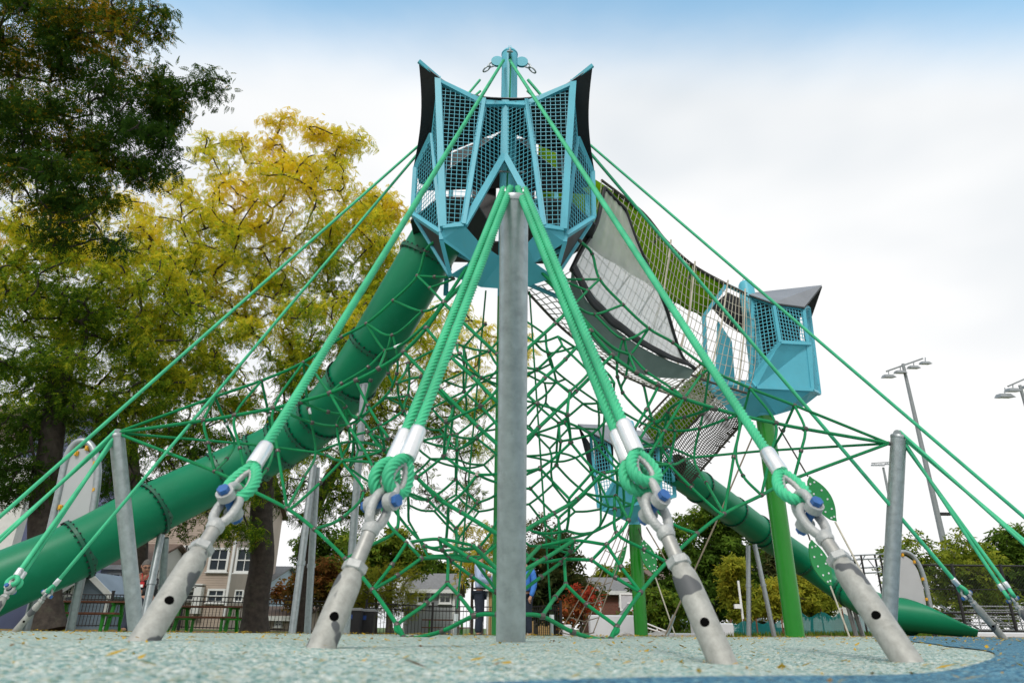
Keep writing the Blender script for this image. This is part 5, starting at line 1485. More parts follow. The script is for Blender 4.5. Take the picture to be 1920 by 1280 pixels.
# ------------------------------------------------------------------ picnic tables
def plank(root, c, L, W, T, ang, name):
    mb = MB(); mb.box(V((0, 0, 0)), L, W, T); o = mb.build(name, M_WOOD, root)
    o.matrix_basis = Matrix.Translation(c) @ Matrix.Rotation(ang, 4, 'Z'); return o
def picnic_table(label, px, Y, ang, L=2.0):
    p = at(px, 1182, Y); base = V((p.x, p.y, gz(p.x, p.y) - .02))
    root = thing('picnic_table', label, 'picnic table', base, 'picnic tables with green legs')
    R = Matrix.Rotation(ang, 3, 'Z'); T = lambda x, y, z: base + R @ V((x, y, z))
    for k in range(5): plank(root, T(0, -.32 + k * .16, .76), L, .145, .045, ang, 'top_plank')
    for s in (-1, 1):
        for k in range(2): plank(root, T(0, s * (.66 + k * .15), .46), L, .135, .045, ang, 'bench_plank')
    for s in (-1, 1):
        x = s * L * .34
        for sy in (-1, 1):
            mb = MB(); mb.beam(T(x, sy * .22, .73), T(x, sy * .42, 0), .09, .07, R @ V((1, 0, 0))); mb.build('leg', M_GLEG, root)
            mb = MB(); mb.beam(T(x, sy * .72, .43), T(x, sy * .72, 0), .08, .06, R @ V((1, 0, 0))); mb.build('bench_leg', M_GLEG, root)
        mb = MB(); mb.beam(T(x, -.8, .41), T(x, .8, .41), .07, .05); mb.build('cross_bar', M_GLEG, root)
        mb = MB(); mb.beam(T(x, -.36, .715), T(x, .36, .715), .07, .04); mb.build('cross_bar', M_GLEG, root)
picnic_table('picnic table with brown planks under the left slide', 158, 20.5, R_(3), 2.2)
picnic_table('picnic table with brown planks left of the thick tree trunk', 385, 22.5, R_(-4), 2.3)
picnic_table('far picnic table behind the fence near the standing man', 835, 31.5, R_(5), 2.0)

# ------------------------------------------------------------------ litter bins
M_BIN = pmat('dark_bin', (0.02, 0.022, 0.025), .5, var=.2); M_LID = pmat('grey_lid', (0.32, 0.34, 0.35), .5)
M_STICK = pmat('blue_sticker', (0.02, 0.08, 0.35), .5)
def bin_(label, px, Y):
    p = at(px, 1190, Y); b = V((p.x, p.y, gz(p.x, p.y)))
    root = thing('litter_bin', label, 'bin', b, 'litter bins by the fence')
    mb = MB(); w = .28
    mb.add([b + V((sx * w * k, sy * w * k, z)) for z, k in ((0, .9), (.85, 1.0)) for sx, sy in ((-1, -1), (1, -1), (1, 1), (-1, 1))], [(0, 1, 5, 4), (1, 2, 6, 5), (2, 3, 7, 6), (3, 0, 4, 7), (0, 3, 2, 1), (4, 5, 6, 7)]); mb.build('body', M_BIN, root)
    mb = MB(); mb.box(b + V((0, 0, .89)), .62, .62, .06); mb.box(b + V((0, .05, .93)), .5, .45, .04); mb.build('lid', M_LID, root)
    mb = MB(); mb.box(b + V((-.08, -.286, .66)), .18, .006, .14); mb.build('sticker', M_STICK, root)
bin_('dark litter bin with blue sticker beside the slide support', 660, 25.5); bin_('dark litter bin nearest the black fence post', 686, 26.2)

# ------------------------------------------------------------------ houses
def siding_mat(name, col): return pmat(name, col, .7, var=.08, scale=1.2, bump=.05, bscale=20)
M_BEIGE = siding_mat('beige_siding', (0.42, 0.34, 0.28)); M_GREYS = siding_mat('pale_grey_siding', (0.56, 0.57, 0.55)); M_SLATE = siding_mat('slate_blue_siding', (0.20, 0.26, 0.32))
M_LILAC = siding_mat('lilac_siding', (0.24, 0.25, 0.42)); M_TAN = siding_mat('tan_siding', (0.40, 0.26, 0.10)); M_LBLUE = siding_mat('light_blue_siding', (0.36, 0.44, 0.52)); M_GREYH = siding_mat('grey_siding', (0.26, 0.28, 0.29))
M_SHING = pmat('grey_shingle', (0.17, 0.17, 0.17), .9, var=.25, scale=8, bump=.3, bscale=12); M_SHB = pmat('brown_shingle', (0.13, 0.09, 0.07), .9, var=.25, scale=8)
def brick_mat():
    m = bpy.data.materials.new('far_brick'); n, l = nodes_of(m); out = n.new('ShaderNodeOutputMaterial'); b = n.new('ShaderNodeBsdfPrincipled'); l.new(b.outputs[0], out.inputs[0])
    tc = n.new('ShaderNodeTexCoord'); mp = n.new('ShaderNodeMapping'); mp.inputs['Rotation'].default_value = (R_(90), 0, 0); l.new(tc.outputs['Object'], mp.inputs[0])
    bt = n.new('ShaderNodeTexBrick'); bt.inputs['Scale'].default_value = 3.2; bt.inputs['Color1'].default_value = (0.14, 0.045, 0.03, 1); bt.inputs['Color2'].default_value = (0.20, 0.06, 0.04, 1); bt.inputs['Mortar'].default_value = (0.22, 0.17, 0.14, 1); bt.inputs['Mortar Size'].default_value = .02
    l.new(mp.outputs[0], bt.inputs['Vector']); l.new(bt.outputs['Color'], b.inputs['Base Color']); b.inputs['Roughness'].default_value = .9; return m
M_BRICK = brick_mat()
def house(label, px0, px1, py_top, Y, depth, mat, roof='gable_x', roof_mat=None, py_ridge=None, windows=(), siding=True, eave=.35, zb=-.4, name='house', doors=(), bands=()):
    """front wall facing the camera between two picture columns; windows given as picture rectangles"""
    a, b = at(px0, py_top, Y), at(px1, py_top, Y); x0, x1, zt = a.x, b.x, (a.z + b.z) / 2
    root = thing(name, label, 'house', ((x0 + x1) / 2, Y + depth / 2, zb), None)
    mb = MB()
    if siding:
        step = .14; k = int((zt - zb) / step) + 1
        for i in range(k):
            z0, z1 = zb + i * step, min(zt, zb + (i + 1) * step)
            if z1 - z0 < .01: continue
            mb.add([(x0, Y - .022, z0), (x1, Y - .022, z0), (x1, Y, z1), (x0, Y, z1)], [(0, 1, 2, 3)])
            mb.add([(x0, Y, z0), (x1, Y, z0), (x1, Y - .022, z0), (x0, Y - .022, z0)], [(0, 1, 2, 3)])
        mb.add([(x0, Y, zb), (x0, Y + depth, zb), (x0, Y + depth, zt), (x0, Y, zt)], [(0, 1, 2, 3)]); mb.add([(x1, Y, zb), (x1, Y + depth, zb), (x1, Y + depth, zt), (x1, Y, zt)], [(3, 2, 1, 0)]); mb.add([(x0, Y + depth, zb), (x1, Y + depth, zb), (x1, Y + depth, zt), (x0, Y + depth, zt)], [(3, 2, 1, 0)])
    else: mb.box(((x0 + x1) / 2, Y + depth / 2, (zb + zt) / 2), x1 - x0, depth, zt - zb)
    mb.build('wall', mat, root)
    for xx in (x0, x1):
        mb = MB(); mb.box((xx, Y - .03, (zb + zt) / 2), .14, .08, zt - zb); mb.build('corner_board', M_TRIM, root)
    zr = at((px0 + px1) / 2, py_ridge, Y + (0 if roof == 'gable_front' else depth / 2)).z if py_ridge else zt + 1.8
    rm = roof_mat or M_SHING; mb = MB(); e = eave
    if roof == 'gable_x':
        f = [V((x0 - e, Y - e, zt - .12)), V((x1 + e, Y - e, zt - .12)), V((x1 + e, Y + depth / 2, zr)), V((x0 - e, Y + depth / 2, zr))]
        g = [V((x1 + e, Y + depth + e, zt - .12)), V((x0 - e, Y + depth + e, zt - .12)), f[3], f[2]]
        mb.prism(f, .12); mb.prism(g, .12)
        for xx in (x0, x1):
            gb = MB(); gb.prism([V((xx, Y, zt)), V((xx, Y + depth, zt)), V((xx, Y + depth / 2, zr - .1))], .05); gb.build('gable', mat, root)
        mt = MB(); mt.beam(V((x0 - e, Y - e - .03, zt - .16)), V((x1 + e, Y - e - .03, zt - .16)), .06, .22); mt.build('fascia', M_TRIM, root)
    else:
        xm = (x0 + x1) / 2
        f = [V((x0 - e, Y - e, zt - .1)), V((xm, Y - e, zr)), V((xm, Y + depth, zr)), V((x0 - e, Y + depth, zt - .1))]
        g = [V((x1 + e, Y - e, zt - .1)), V((xm, Y - e, zr)), V((xm, Y + depth, zr)), V((x1 + e, Y + depth, zt - .1))]
        mb.prism(f, .12); mb.prism(g, .12)
        gb = MB(); k = max(2, int((zr - zt) / .14))
        for i in range(k):
            t0, t1 = i / k, (i + 1) / k; z0, z1 = zt + (zr - .12 - zt) * t0, zt + (zr - .12 - zt) * t1
            gb.add([(x0 + (xm - x0) * t0, Y - .022, z0), (x1 + (xm - x1) * t0, Y - .022, z0), (x1 + (xm - x1) * t1, Y, z1), (x0 + (xm - x0) * t1, Y, z1)], [(0, 1, 2, 3)])
        gb.build('gable', mat, root)
        for p, q_ in ((f[0], f[1]), (g[0], g[1])):
            mt = MB(); mt.beam(p + V((0, -.03, -.02)), q_ + V((0, -.03, -.02)), .06, .24); mt.build('fascia', M_TRIM, root)
    mb.build('roof', rm, root)
    for w in windows:
        wx0, wy0, wx1, wy1 = w[:4]; p, q_ = at(wx0, wy0, Y), at(wx1, wy1, Y); cx, cz = (p.x + q_.x) / 2, (p.z + q_.z) / 2; W, H = abs(q_.x - p.x), abs(p.z - q_.z)
        fr = MB(); t = max(.07, W * .11)
        for s in (-1, 1):
            fr.box((cx + s * (W / 2 - t / 2), Y - .06, cz), t, .1, H); fr.box((cx, Y - .062, cz + s * (H / 2 - t / 2)), W, .1, t)
        fr.box((cx, Y - .05, cz), W - t, .07, t * .5)
        if len(w) < 5: fr.box((cx, Y - .048, cz), t * .35, .05, H - t)
        fr.box((cx, Y - .09, cz - H / 2 - .03), W * 1.12, .16, .06)
        fo = fr.build('window', M_TRIM, root)
        pn = MB(); pn.box((cx, Y - .03, cz), W - t, .02, H - t); pn.build('pane', M_GLASS, fo)
    for (wx0, wy0, wx1, wy1, mt_) in doors:
        p, q_ = at(wx0, wy0, Y), at(wx1, wy1, Y); mb = MB(); mb.box(((p.x + q_.x) / 2, Y - .25, (p.z + q_.z) / 2), abs(q_.x - p.x), .5, abs(p.z - q_.z)); mb.build('bay', mt_, root)
    return root
house('beige clapboard two-storey house behind the left picnic tables', 268, 455, 930, 45, 9, M_BEIGE, 'gable_x', M_SHB, 880,
      [(396, 1026, 426, 1072), (446, 1026, 474, 1074), (296, 1022, 320, 1066), (322, 1022, 346, 1066), (350, 1022, 376, 1066), (391, 1103, 420, 1130), (442, 1105, 455, 1128), (346, 1106, 368, 1126, 1)], doors=[(338, 1099, 374, 1102, M_TRIM), (334, 1094, 386, 1097, M_TRIM), (338, 1100, 343, 1150, M_TRIM), (371, 1100, 376, 1150, M_TRIM)])
house('pale grey house with white eaves behind the left mast', 168, 262, 1058, 40, 8, M_GREYS, 'gable_x', M_SHB, 1020, [(200, 1073, 223, 1106)], doors=[(222, 1085, 268, 1092, M_TRIM)])
house('slate blue gabled shed under the left slide', 122, 205, 1115, 34, 4, M_SLATE, 'gable_front', M_SLATE, 1074, [(126, 1096, 136, 1116)])
house('lilac house with white bay window at the left edge', -170, 34, 830, 30, 9, M_LILAC, 'gable_x', M_SHB, 760, [(0, 862, 22, 930), (-4, 968, 16, 1020), (-60, 862, -30, 930), (-60, 968, -30, 1020)], doors=[(22, 862, 27, 1060, M_TRIM), (-6, 935, 25, 940, M_TRIM)])
house('light blue narrow house just right of the thick trunk', 478, 503, 1086, 52, 9, M_LBLUE, 'gable_x', M_SHING, 1062, [(484, 1100, 491, 1116)])
house('low white building behind the fence right of the trunk', 505, 575, 1112, 70, 8, M_GREYS, 'gable_x', M_SHING, 1100, [(512, 1122, 522, 1134), (540, 1122, 550, 1134)])
house('low beige house with small windows behind the fence', 480, 560, 1152, 36, 6, M_BEIGE, 'gable_x', M_SHB, 1138, [(487, 1160, 500, 1174), (516, 1160, 530, 1174)])
house('small grey house with shingle roof and two white windows', 762, 852, 1103, 46, 8, M_GREYH, 'gable_x', M_SHING, 1076, [(783, 1104, 808, 1132), (824, 1105, 846, 1131)])
house('tan house just right of the thick mast', 990, 1052, 1108, 48, 8, M_TAN, 'gable_x', M_SHING, 1092, [(1012, 1110, 1024, 1130)])
house('small cream house between the standing man and the mast', 915, 945, 1100, 50, 7, M_TAN, 'gable_x', M_SHING, 1088)
house('red brick house with white bay window behind the basketball hoop', 1124, 1215, 1106, 44, 9, M_BRICK, 'gable_x', M_SHING, 1084, [(1159, 1111, 1172, 1136), (1176, 1111, 1190, 1136)], siding=False)
house('dark brick house deep behind the maple', 1235, 1330, 1090, 60, 9, M_BRICK, 'gable_x', M_SHB, 1070, [(1250, 1112, 1262, 1134)], siding=False)
house('pale house behind the young trees on the right', 1440, 1600, 1095, 66, 9, M_GREYS, 'gable_x', M_SHB, 1070, [(1462, 1112, 1475, 1136), (1520, 1112, 1533, 1136), (1440, 1145, 1478, 1166), (1560, 1115, 1573, 1138)])
house('low brown shed with pale roof behind the white walls', 1290, 1345, 1172, 36, 4, pmat('brown_shed', (0.12, 0.055, 0.03), .8), 'gable_x', M_LBLUE, 1163, (), siding=False)
house('low brown shed right of the nearer green post', 1462, 1492, 1166, 40, 4, MATS['brown_shed'], 'gable_x', M_GREYS, 1160, (), siding=False)

# ------------------------------------------------------------------ white walls, hoop, rocks, handrail
M_CONC = pmat('white_concrete', (0.62, 0.65, 0.68), .8, var=.06, scale=2, bump=.1, bscale=30)
def block(label, px0, px1, py0, Y, depth, name='concrete_wall', mat=None, grp='white concrete walls'):
    a, b = at(px0, py0, Y), at(px1, py0, Y); zb = gz((a.x + b.x) / 2, Y) - .1; mb = MB()
    mb.box(((a.x + b.x) / 2, Y + depth / 2, (a.z + zb) / 2), b.x - a.x, depth, a.z - zb)
    o = mb.build(name, mat or M_CONC, label=label, cat='wall', group=grp)
    bv = o.modifiers.new('bevel', 'BEVEL'); bv.width = .03; bv.segments = 2
    return o
block('tall white concrete wall behind the rope ladder', 1106, 1190, 1152, 21.5, .4); block('narrow white concrete pier left of the tall white wall', 1056, 1072, 1170, 21, .3)
block('low white concrete wall right of the farther green post', 1252, 1346, 1186, 20, .5); block('white concrete wall behind the near anchor rod', 1300, 1375, 1167, 23, .4); block('long low white kerb wall by the chain link fence', 1806, 1990, 1184, 19.5, .4)
hp = at(1163, 1192, 24); hp.z = gz(hp.x, hp.y)
hoop = thing('basketball_hoop', 'basketball hoop with white board before the brick house', 'basketball hoop', hp)
bb = at(1184, 1128, 24)
mb = MB(); mb.tube([hp, V((hp.x, hp.y, bb.z - .45)), V((bb.x - .1, hp.y - .1, bb.z - .1))], .06, 10); mb.build('pole', M_GALV2, hoop)
mb = MB(); mb.box(bb, .75, .04, .5); mb.build('backboard', pmat('clear_board', (.5, .5, .52), .3), hoop)
mb = MB()
for s in (-1, 1): mb.box(bb + V((s * .37, -.02, 0)), .05, .05, .55); mb.box(bb + V((0, -.022, s * .25)), .78, .05, .05)
mb.box(bb + V((0, -.024, -.03)), .3, .04, .04); mb.build('board_frame', M_WHITE, hoop)
M_ORA = pmat('orange_rim', (.55, .05, .01), .4)
rc = bb + V((.15, -.3, -.26)); mb = MB(); mb.tube([rc + V((.2 * math.cos(a), .2 * math.sin(a), 0)) for a in [2 * math.pi * k / 16 for k in range(16)]], .018, 6, closed=True); mb.build('rim', M_ORA, hoop)
mb = MB()
for k in range(12):
    a = 2 * math.pi * k / 12; b_ = a + .5
    mb.tube([rc + V((.2 * math.cos(a), .2 * math.sin(a), 0)), rc + V((.12 * math.cos(b_), .12 * math.sin(b_), -.34))], .008, 4)
mb.build('hoop_net', M_WHITE, hoop)
M_ROCK = pmat('pale_rock', (0.45, 0.43, 0.40), .9, var=.3, scale=6, bump=.6, bscale=12)
def rock(label, px, Y, s, seed):
    rg_ = random.Random(seed); p = at(px, 1192, Y); mb = MB(); mb.sphere((0, 0, 0), 1, 10, 7)
    f = [rg_.uniform(0, 6) for _ in range(4)]
    mb.v = [tuple(V((p.x, p.y, gz(p.x, p.y) + s * .2)) + V(v) * s * (1 + .22 * math.sin(3 * v[0] + f[0]) + .18 * math.sin(4 * v[1] + f[1]) + .15 * math.sin(5 * v[2] + f[2])) * 1.0) for v in mb.v]
    mb.v = [(x, y, gz(p.x, p.y) + (z - gz(p.x, p.y)) * .6) for x, y, z in mb.v]; mb.sm = [False] * len(mb.f)
    mb.build('boulder', M_ROCK, label=label, cat='boulder', group='pale boulders')
rock('pale boulder in front of the tall white wall', 1172, 20, .22, 1); rock('pale boulder right of the farther green post', 1228, 19, .26, 2); rock('smaller pale boulder beside the low white wall', 1244, 19.2, .2, 3)
hr = thing('handrail', 'thin white sloping handrail behind the farther green post', 'handrail', at(1215, 1192, 25))
for k, px in enumerate((1212, 1232, 1252)):
    mb = MB(); t = at(px, 1168 + k * 8, 25); mb.tube([t, V((t.x, t.y, gz(t.x, t.y)))], .025, 6); mb.build('upright', M_WHITE, hr)
for o_ in (0, 8):
    mb = MB(); mb.tube([at(1212, 1168 + o_, 25), at(1252, 1184 + o_ * .6, 25)], .025, 6); mb.build('rail', M_WHITE, hr)

# ------------------------------------------------------------------ floodlight poles
M_POLE = pmat('grey_light_pole', (0.24, 0.26, 0.27), .5, .3, var=.08, scale=5)
M_LAMPG = pmat('lamp_glass', (0.35, 0.30, 0.22), .3, var=.15)
def light_pole(label, base_px, top_px, Y, heads, bar, r=.16, head=1.0, extra=None):
    b = at(base_px[0], base_px[1], Y); t = at(top_px[0], top_px[1], Y); b.x = t.x; b.z = -.3
    root = thing('floodlight_pole', label, 'floodlight', b, 'sports floodlights'); n = 10
    mb = MB(); mb.tube([b.lerp(t, i / n) for i in range(n + 1)], [r * (1 - .55 * i / n) for i in range(n + 1)], 16); mb.build('pole', M_POLE, root)
    mb = MB(); p, q_ = at(bar[0], bar[1], Y), at(bar[2], bar[3], Y + .3); mb.beam(p, q_, .1, .1); mb.build('cross_bar', M_POLE, root)
    for (px, py, w) in heads:
        c = at(px, py, Y - .1); top = p.lerp(q_, (px - bar[0]) / (bar[2] - bar[0] + 1e-6))
        hd = MB(); W = w * depth_scale(c)
        hd.tube([top, c], .035, 6)
        body = [V((-.5, -.35, -.14)), V((.5, -.35, -.14)), V((.5, .35, -.02)), V((-.5, .35, -.02)), V((-.34, -.15, .16)), V((.34, -.15, .16)), V((.34, .3, .22)), V((-.34, .3, .22))]
        hd.add([c + v * W for v in body], [(0, 3, 2, 1), (4, 5, 6, 7), (0, 1, 5, 4), (1, 2, 6, 5), (2, 3, 7, 6), (3, 0, 4, 7)])
        ho = hd.build('lamp_head', M_POLE, root)
        gl = MB(); gl.add([c + (v + V((0, 0, -.012))) * W for v in (V((-.44, -.3, -.135)), V((.44, -.3, -.135)), V((.44, .3, -.03)), V((-.44, .3, -.03)))], [(0, 3, 2, 1)]); gl.build('lamp_glass', M_LAMPG, ho)
    if extra:
        c = at(extra[0], extra[1], Y); mb = MB(); mb.box(c + V((.35, 0, 0)), .7, .25, .18); mb.build('camera_box', M_IRON, root)
light_pole('tall floodlight pole with four lamps left of the sky at right', (1812, 1184), (1693, 682), 44, [(1666, 706, 22), (1688, 698, 20), (1713, 689, 20), (1735, 681, 19)], (1662, 696, 1730, 672), .23, extra=(1762, 963))
light_pole('floodlight with its lamps cut by the right edge of the picture', (2060, 1184), (1912, 722), 44, [(1884, 743, 28), (1899, 732, 24), (1930, 726, 22)], (1890, 724, 1945, 700), .22)
light_pole('distant floodlight pole behind the right mast', (1682, 1184), (1656, 876), 85, [(1640, 872, 12), (1652, 872, 12), (1664, 870, 10)], (1634, 868, 1668, 866), .3)
wp = thing('white_pole', 'thin white pole with a small box beside a young tree', 'pole', gp(1396, 25))
mb = MB(); t_ = at(1384, 1088, 25); mb.tube([gp(1396, 25), V((t_.x, t_.y, t_.z))], .04, 8); mb.build('pole', M_WHITE, wp)
mb = MB(); mb.box(at(1383, 1136, 24.9), .22, .12, .14); mb.build('box', M_WHITE, wp)

# ------------------------------------------------------------------ chain link fence, bleachers, netting, climbing frame
cf = thing('chain_link_fence', 'black chain link fence at the right edge', 'fence', gp(1725, 22))
FX = [at(px, 1180, 22) for px in (1725, 1812, 1906, 2000)]; zt_ = 2.0
def fy(x): return 22.0
for p in FX:
    mb = MB(); mb.tube([V((p.x, 22, -.1)), V((p.x, 22, zt_ + .05))], .045, 10); mb.build('post', M_IRON, cf)
xa, xb = FX[0].x, FX[-1].x
for z in (.12, .62, 1.3, zt_):
    mb = MB(); mb.tube([V((xa, 22, z)), V((xb, 22, z))], .028 if z != 1.3 else .012, 8); mb.build('rail', M_IRON, cf)
mb = MB(); s_ = .085; H_ = zt_ - .1
k = -int(H_ / s_)
while k * s_ < xb - xa:
    for sg in (1, -1):
        x0_ = xa + k * s_; z0_, z1_ = .1, .1 + H_; xs_, xe_ = x0_, x0_ + H_
        if xs_ < xa: z0_ += xa - xs_; xs_ = xa
        if xe_ > xb: z1_ -= xe_ - xb; xe_ = xb
        if xe_ - xs_ > .02:
            if sg > 0: A, B = V((xs_, 21.99, z0_)), V((xe_, 21.99, z1_))
            else: A, B = V((xs_, 22.01, .2 + H_ - z0_)), V((xe_, 22.01, .2 + H_ - z1_))
            mb.beam(A, B, .005, .005, (0, 1, 0))
    k += 1
mb.build('wire_mesh', M_IRON, cf, kind='stuff')
M_ALUB = pmat('aluminium_bench', (0.30, 0.31, 0.32), .5, .3, var=.06)
bl = thing('bleachers', 'low aluminium bleachers behind the chain link fence', 'bleachers', gp(1840, 29))
for i in range(4):
    z = .35 + i * .26; Yb_ = 29 + i * .7; a, b = at(1762 + i * 18, 1180, Yb_), at(2010, 1180, Yb_)
    mb = MB(); mb.box(((a.x + b.x) / 2, Yb_, z), b.x - a.x, .25, .045); mb.build('seat_plank', M_ALUB, bl)
    mb = MB(); mb.box(((a.x + b.x) / 2, Yb_ - .3, z - .16), b.x - a.x, .22, .04); mb.build('foot_plank', M_ALUB, bl)
for px in (1775, 1840, 1905, 1965):
    a = at(px, 1180, 29); mb = MB(); mb.beam(V((a.x, 28.9, .1)), V((a.x, 31.3, 1.15)), .05, .06)
    for i in range(4): mb.tube([V((a.x, 29 + i * .7, -.1)), V((a.x, 29 + i * .7, .33 + i * .26))], .025, 6)
    mb.build('bleacher_frame', M_GALV2, bl)
M_TEAL = cloth_mat('teal_netting', (0.02, 0.22, 0.22), .3, 200, .8)
def netting(label, px0, px1, h, Y):
    a, b = at(px0, 1185, Y), at(px1, 1185, Y); root = thing('barrier_netting', label, 'netting', V((a.x, Y, gz(a.x, Y))), 'teal barrier netting')
    n = 20; mb = sheet_mesh(lambda u, v: V((a.x + (b.x - a.x) * u, Y + .12 * math.sin(u * 15), gz(a.x + (b.x - a.x) * u, Y) + v * (h * (1 - .25 * math.sin(u * math.pi * 4) ** 2)))), n * 2, 3, 0); mb.build('net', M_TEAL, root)
    for i in range(5):
        x = a.x + (b.x - a.x) * i / 4; mb = MB(); mb.tube([V((x, Y - .03, gz(x, Y) - .1)), V((x, Y - .03, gz(x, Y) + h * 1.15))], .025, 6); mb.build('stake', M_WOOD, root)
netting('teal barrier netting left of the nearer green post', 1372, 1468, .42, 24); netting('teal barrier netting right of the nearer green post', 1505, 1665, .75, 27)
fr_ = thing('jungle_gym', 'thin steel climbing frame behind the right tube slide', 'climbing frame', gp(1625, 25))
Yc = 25
for px in (1600, 1614, 1640, 1650):
    t_ = at(px, 1040, Yc + (px % 3) * .4); mb = MB(); mb.tube([t_, V((t_.x, t_.y, gz(t_.x, t_.y)))], .035, 8); mb.build('upright', M_IRON, fr_)
for py in (1038, 1046, 1062, 1072):
    mb = MB(); mb.tube([at(1596, py + 3, Yc), at(1660, py, Yc + .6)], .025, 6); mb.build('bar', M_GALV2, fr_)
c = at(1588, 1045, Yc); mb = MB(); mb.tube([c + V((.12 * math.cos(a), 0, .12 * math.sin(a))) for a in [2 * math.pi * k / 16 for k in range(16)]], .02, 6, closed=True); mb.build('ring', M_GALV2, fr_)
for px0, px1, py0, py1 in ((1606, 1622, 1072, 1040), (1626, 1646, 1046, 1072), (1580, 1612, 1060, 1046)):
    mb = MB(); mb.tube([at(px0, py0, Yc + .3), at(px1, py1, Yc + .3)], .02, 6); mb.build('brace', M_GALV2, fr_)
# strip of grass beyond the rubber
M_GRASS = leaf_mat('grass_blade', [(0, (0.05, 0.11, 0.015)), (.5, (0.09, 0.18, 0.02)), (1, (0.22, 0.22, 0.05))], .3)
rg2 = np.random.default_rng(9); n = 9000
gx, gy = rg2.uniform(6, 26, n), rg2.uniform(20, 34, n); gzv = np.array([gz(a, b) for a, b in zip(gx, gy)]) - .03
hh = rg2.uniform(.06, .16, n); an = rg2.uniform(0, 6.28, n); w = .02
B0 = np.stack([gx - w * np.cos(an), gy - w * np.sin(an), gzv], 1); B1 = np.stack([gx + w * np.cos(an), gy + w * np.sin(an), gzv], 1)
T1_ = np.stack([gx + rg2.normal(0, .03, n), gy + rg2.normal(0, .03, n), gzv + hh], 1)
link('grass', leaf_mesh('grass', np.stack([B0, B1, T1_, T1_ + np.array([.004, 0, 0])], 1), rg2.uniform(0, 1, n), M_GRASS), kind='stuff', label='short green grass beyond the rubber ground', cat='grass')
# ------------------------------------------------------------------ people
def skin_mesh(name, nodes, edges, mat, parent=None, subdiv=2, root=0, loc=None):
    """continuous body surface grown over a skeleton; nodes: (x, y, z, rx, ry)"""
    me = bpy.data.meshes.new(name); me.from_pydata([n[:3] for n in nodes], edges, []); me.update()
    o = bpy.data.objects.new(name, me); COL.objects.link(o)
    md = o.modifiers.new('skin', 'SKIN'); md.use_smooth_shade = True
    if not me.skin_vertices: bpy.context.view_layer.objects.active = o
    lay = me.skin_vertices[0].data if me.skin_vertices else None
    if lay is None:
        me.skin_vertices  # created with the modifier
    for i, n in enumerate(nodes):
        lay[i].radius = (n[3], n[4]); lay[i].use_root = (i == root)
    sb = o.modifiers.new('subdivision', 'SUBSURF'); sb.levels = subdiv; sb.render_levels = subdiv
    dg = bpy.context.evaluated_depsgraph_get(); ev = o.evaluated_get(dg); m2 = bpy.data.meshes.new_from_object(ev)
    m2.name = name; o.modifiers.clear(); o.data = m2; bpy.data.meshes.remove(me)
    m2.materials.clear(); m2.materials.append(mat)
    m2.polygons.foreach_set('use_smooth', [True] * len(m2.polygons))
    if parent is not None: o.parent = parent
    return o
M_SKIN = pmat('skin', (0.46, 0.24, 0.16), .55, var=.08, scale=20)
M_HAIRB = pmat('brown_hair', (0.05, 0.025, 0.012), .7, var=.4, scale=60, bump=.4, bscale=90)
M_HAIRG = pmat('grey_hair', (0.10, 0.09, 0.08), .7, var=.4, scale=60, bump=.4, bscale=90)
M_JEAN = pmat('dark_jeans', (0.012, 0.018, 0.035), .8, var=.3, scale=14, bump=.3, bscale=30)
M_SHOE = pmat('black_shoe', (0.015, 0.013, 0.012), .5); M_SHOET = pmat('tan_shoe', (0.42, 0.30, 0.20), .6)
def shirt_mat(name, col): return pmat(name, col, .8, var=.14, scale=10, bump=.5, bscale=16)
def head_parts(root, c, f, hair, s=1.0, glasses=False):
    """c: head centre, f: facing unit vector (horizontal-ish)"""
    f = V(f).normalized(); up = V((0, 0, 1)); sd = f.cross(up).normalized(); up = sd.cross(f)
    mb = MB(); mb.sphere((0, 0, 0), 1, 18, 12)
    hv = []
    for v in mb.v:
        x, y, z = v; k = 1.0
        w = .078 * (1 - .22 * max(0, -z)); d_ = .098; h_ = .118
        p = c + sd * x * w + f * (y * d_ * (1 - .12 * max(0, -z))) + up * z * h_
        hv.append(tuple(p))
    mb.v = hv; hd = mb.build('head', M_SKIN, root)
    ns = MB(); b0 = c + f * .092
    ns.add([b0 + up * .015, b0 - sd * .016 - up * .03, b0 + sd * .016 - up * .03, b0 + f * .024 - up * .024], [(0, 1, 3), (0, 3, 2), (1, 2, 3)]); ns.build('nose', M_SKIN, hd)
    for s_ in (-1, 1):
        e = MB(); e.sphere(c + sd * s_ * .08 + f * -.005, .02, 8, 6, (.5, 1.0, 1.5)); e.build('ear', M_SKIN, hd)
        y = MB(); y.sphere(c + sd * s_ * .032 + f * .085 + up * .012, .011, 8, 6); y.build('eye', M_IRON, hd)
    m_ = MB(); m_.box(c + f * .09 - up * .055, .045, .02, .009, Matrix((sd, f, up)).transposed()); m_.build('mouth', pmat('lips', (.32, .11, .09), .5), hd)
    hr_ = MB(); hr_.sphere((0, 0, 0), 1, 18, 12); nv = []
    for v in hr_.v:
        x, y, z = v
        if z < -.05 + .55 * max(0, y): z = -.05 + .55 * max(0, y)          # hairline: high in front, low behind
        nv.append(tuple(c + sd * x * .084 + f * (y * .102 - .008) + up * (z * .126 + .004)))
    hr_.v = nv; hr_.build('hair', hair, hd)
    if glasses:
        g = MB()
        for s_ in (-1, 1):
            g.tube([c + f * .1 + up * .012 + sd * (s_ * .034) + (sd * math.cos(a) * .024 + up * math.sin(a) * .018) for a in [2 * math.pi * k / 12 for k in range(12)]], .004, 5, closed=True)
            g.tube([c + f * .095 + sd * s_ * .058 + up * .014, c + sd * s_ * .082 + up * .012], .004, 5)
        g.build('glasses', M_IRON, hd)
    return hd
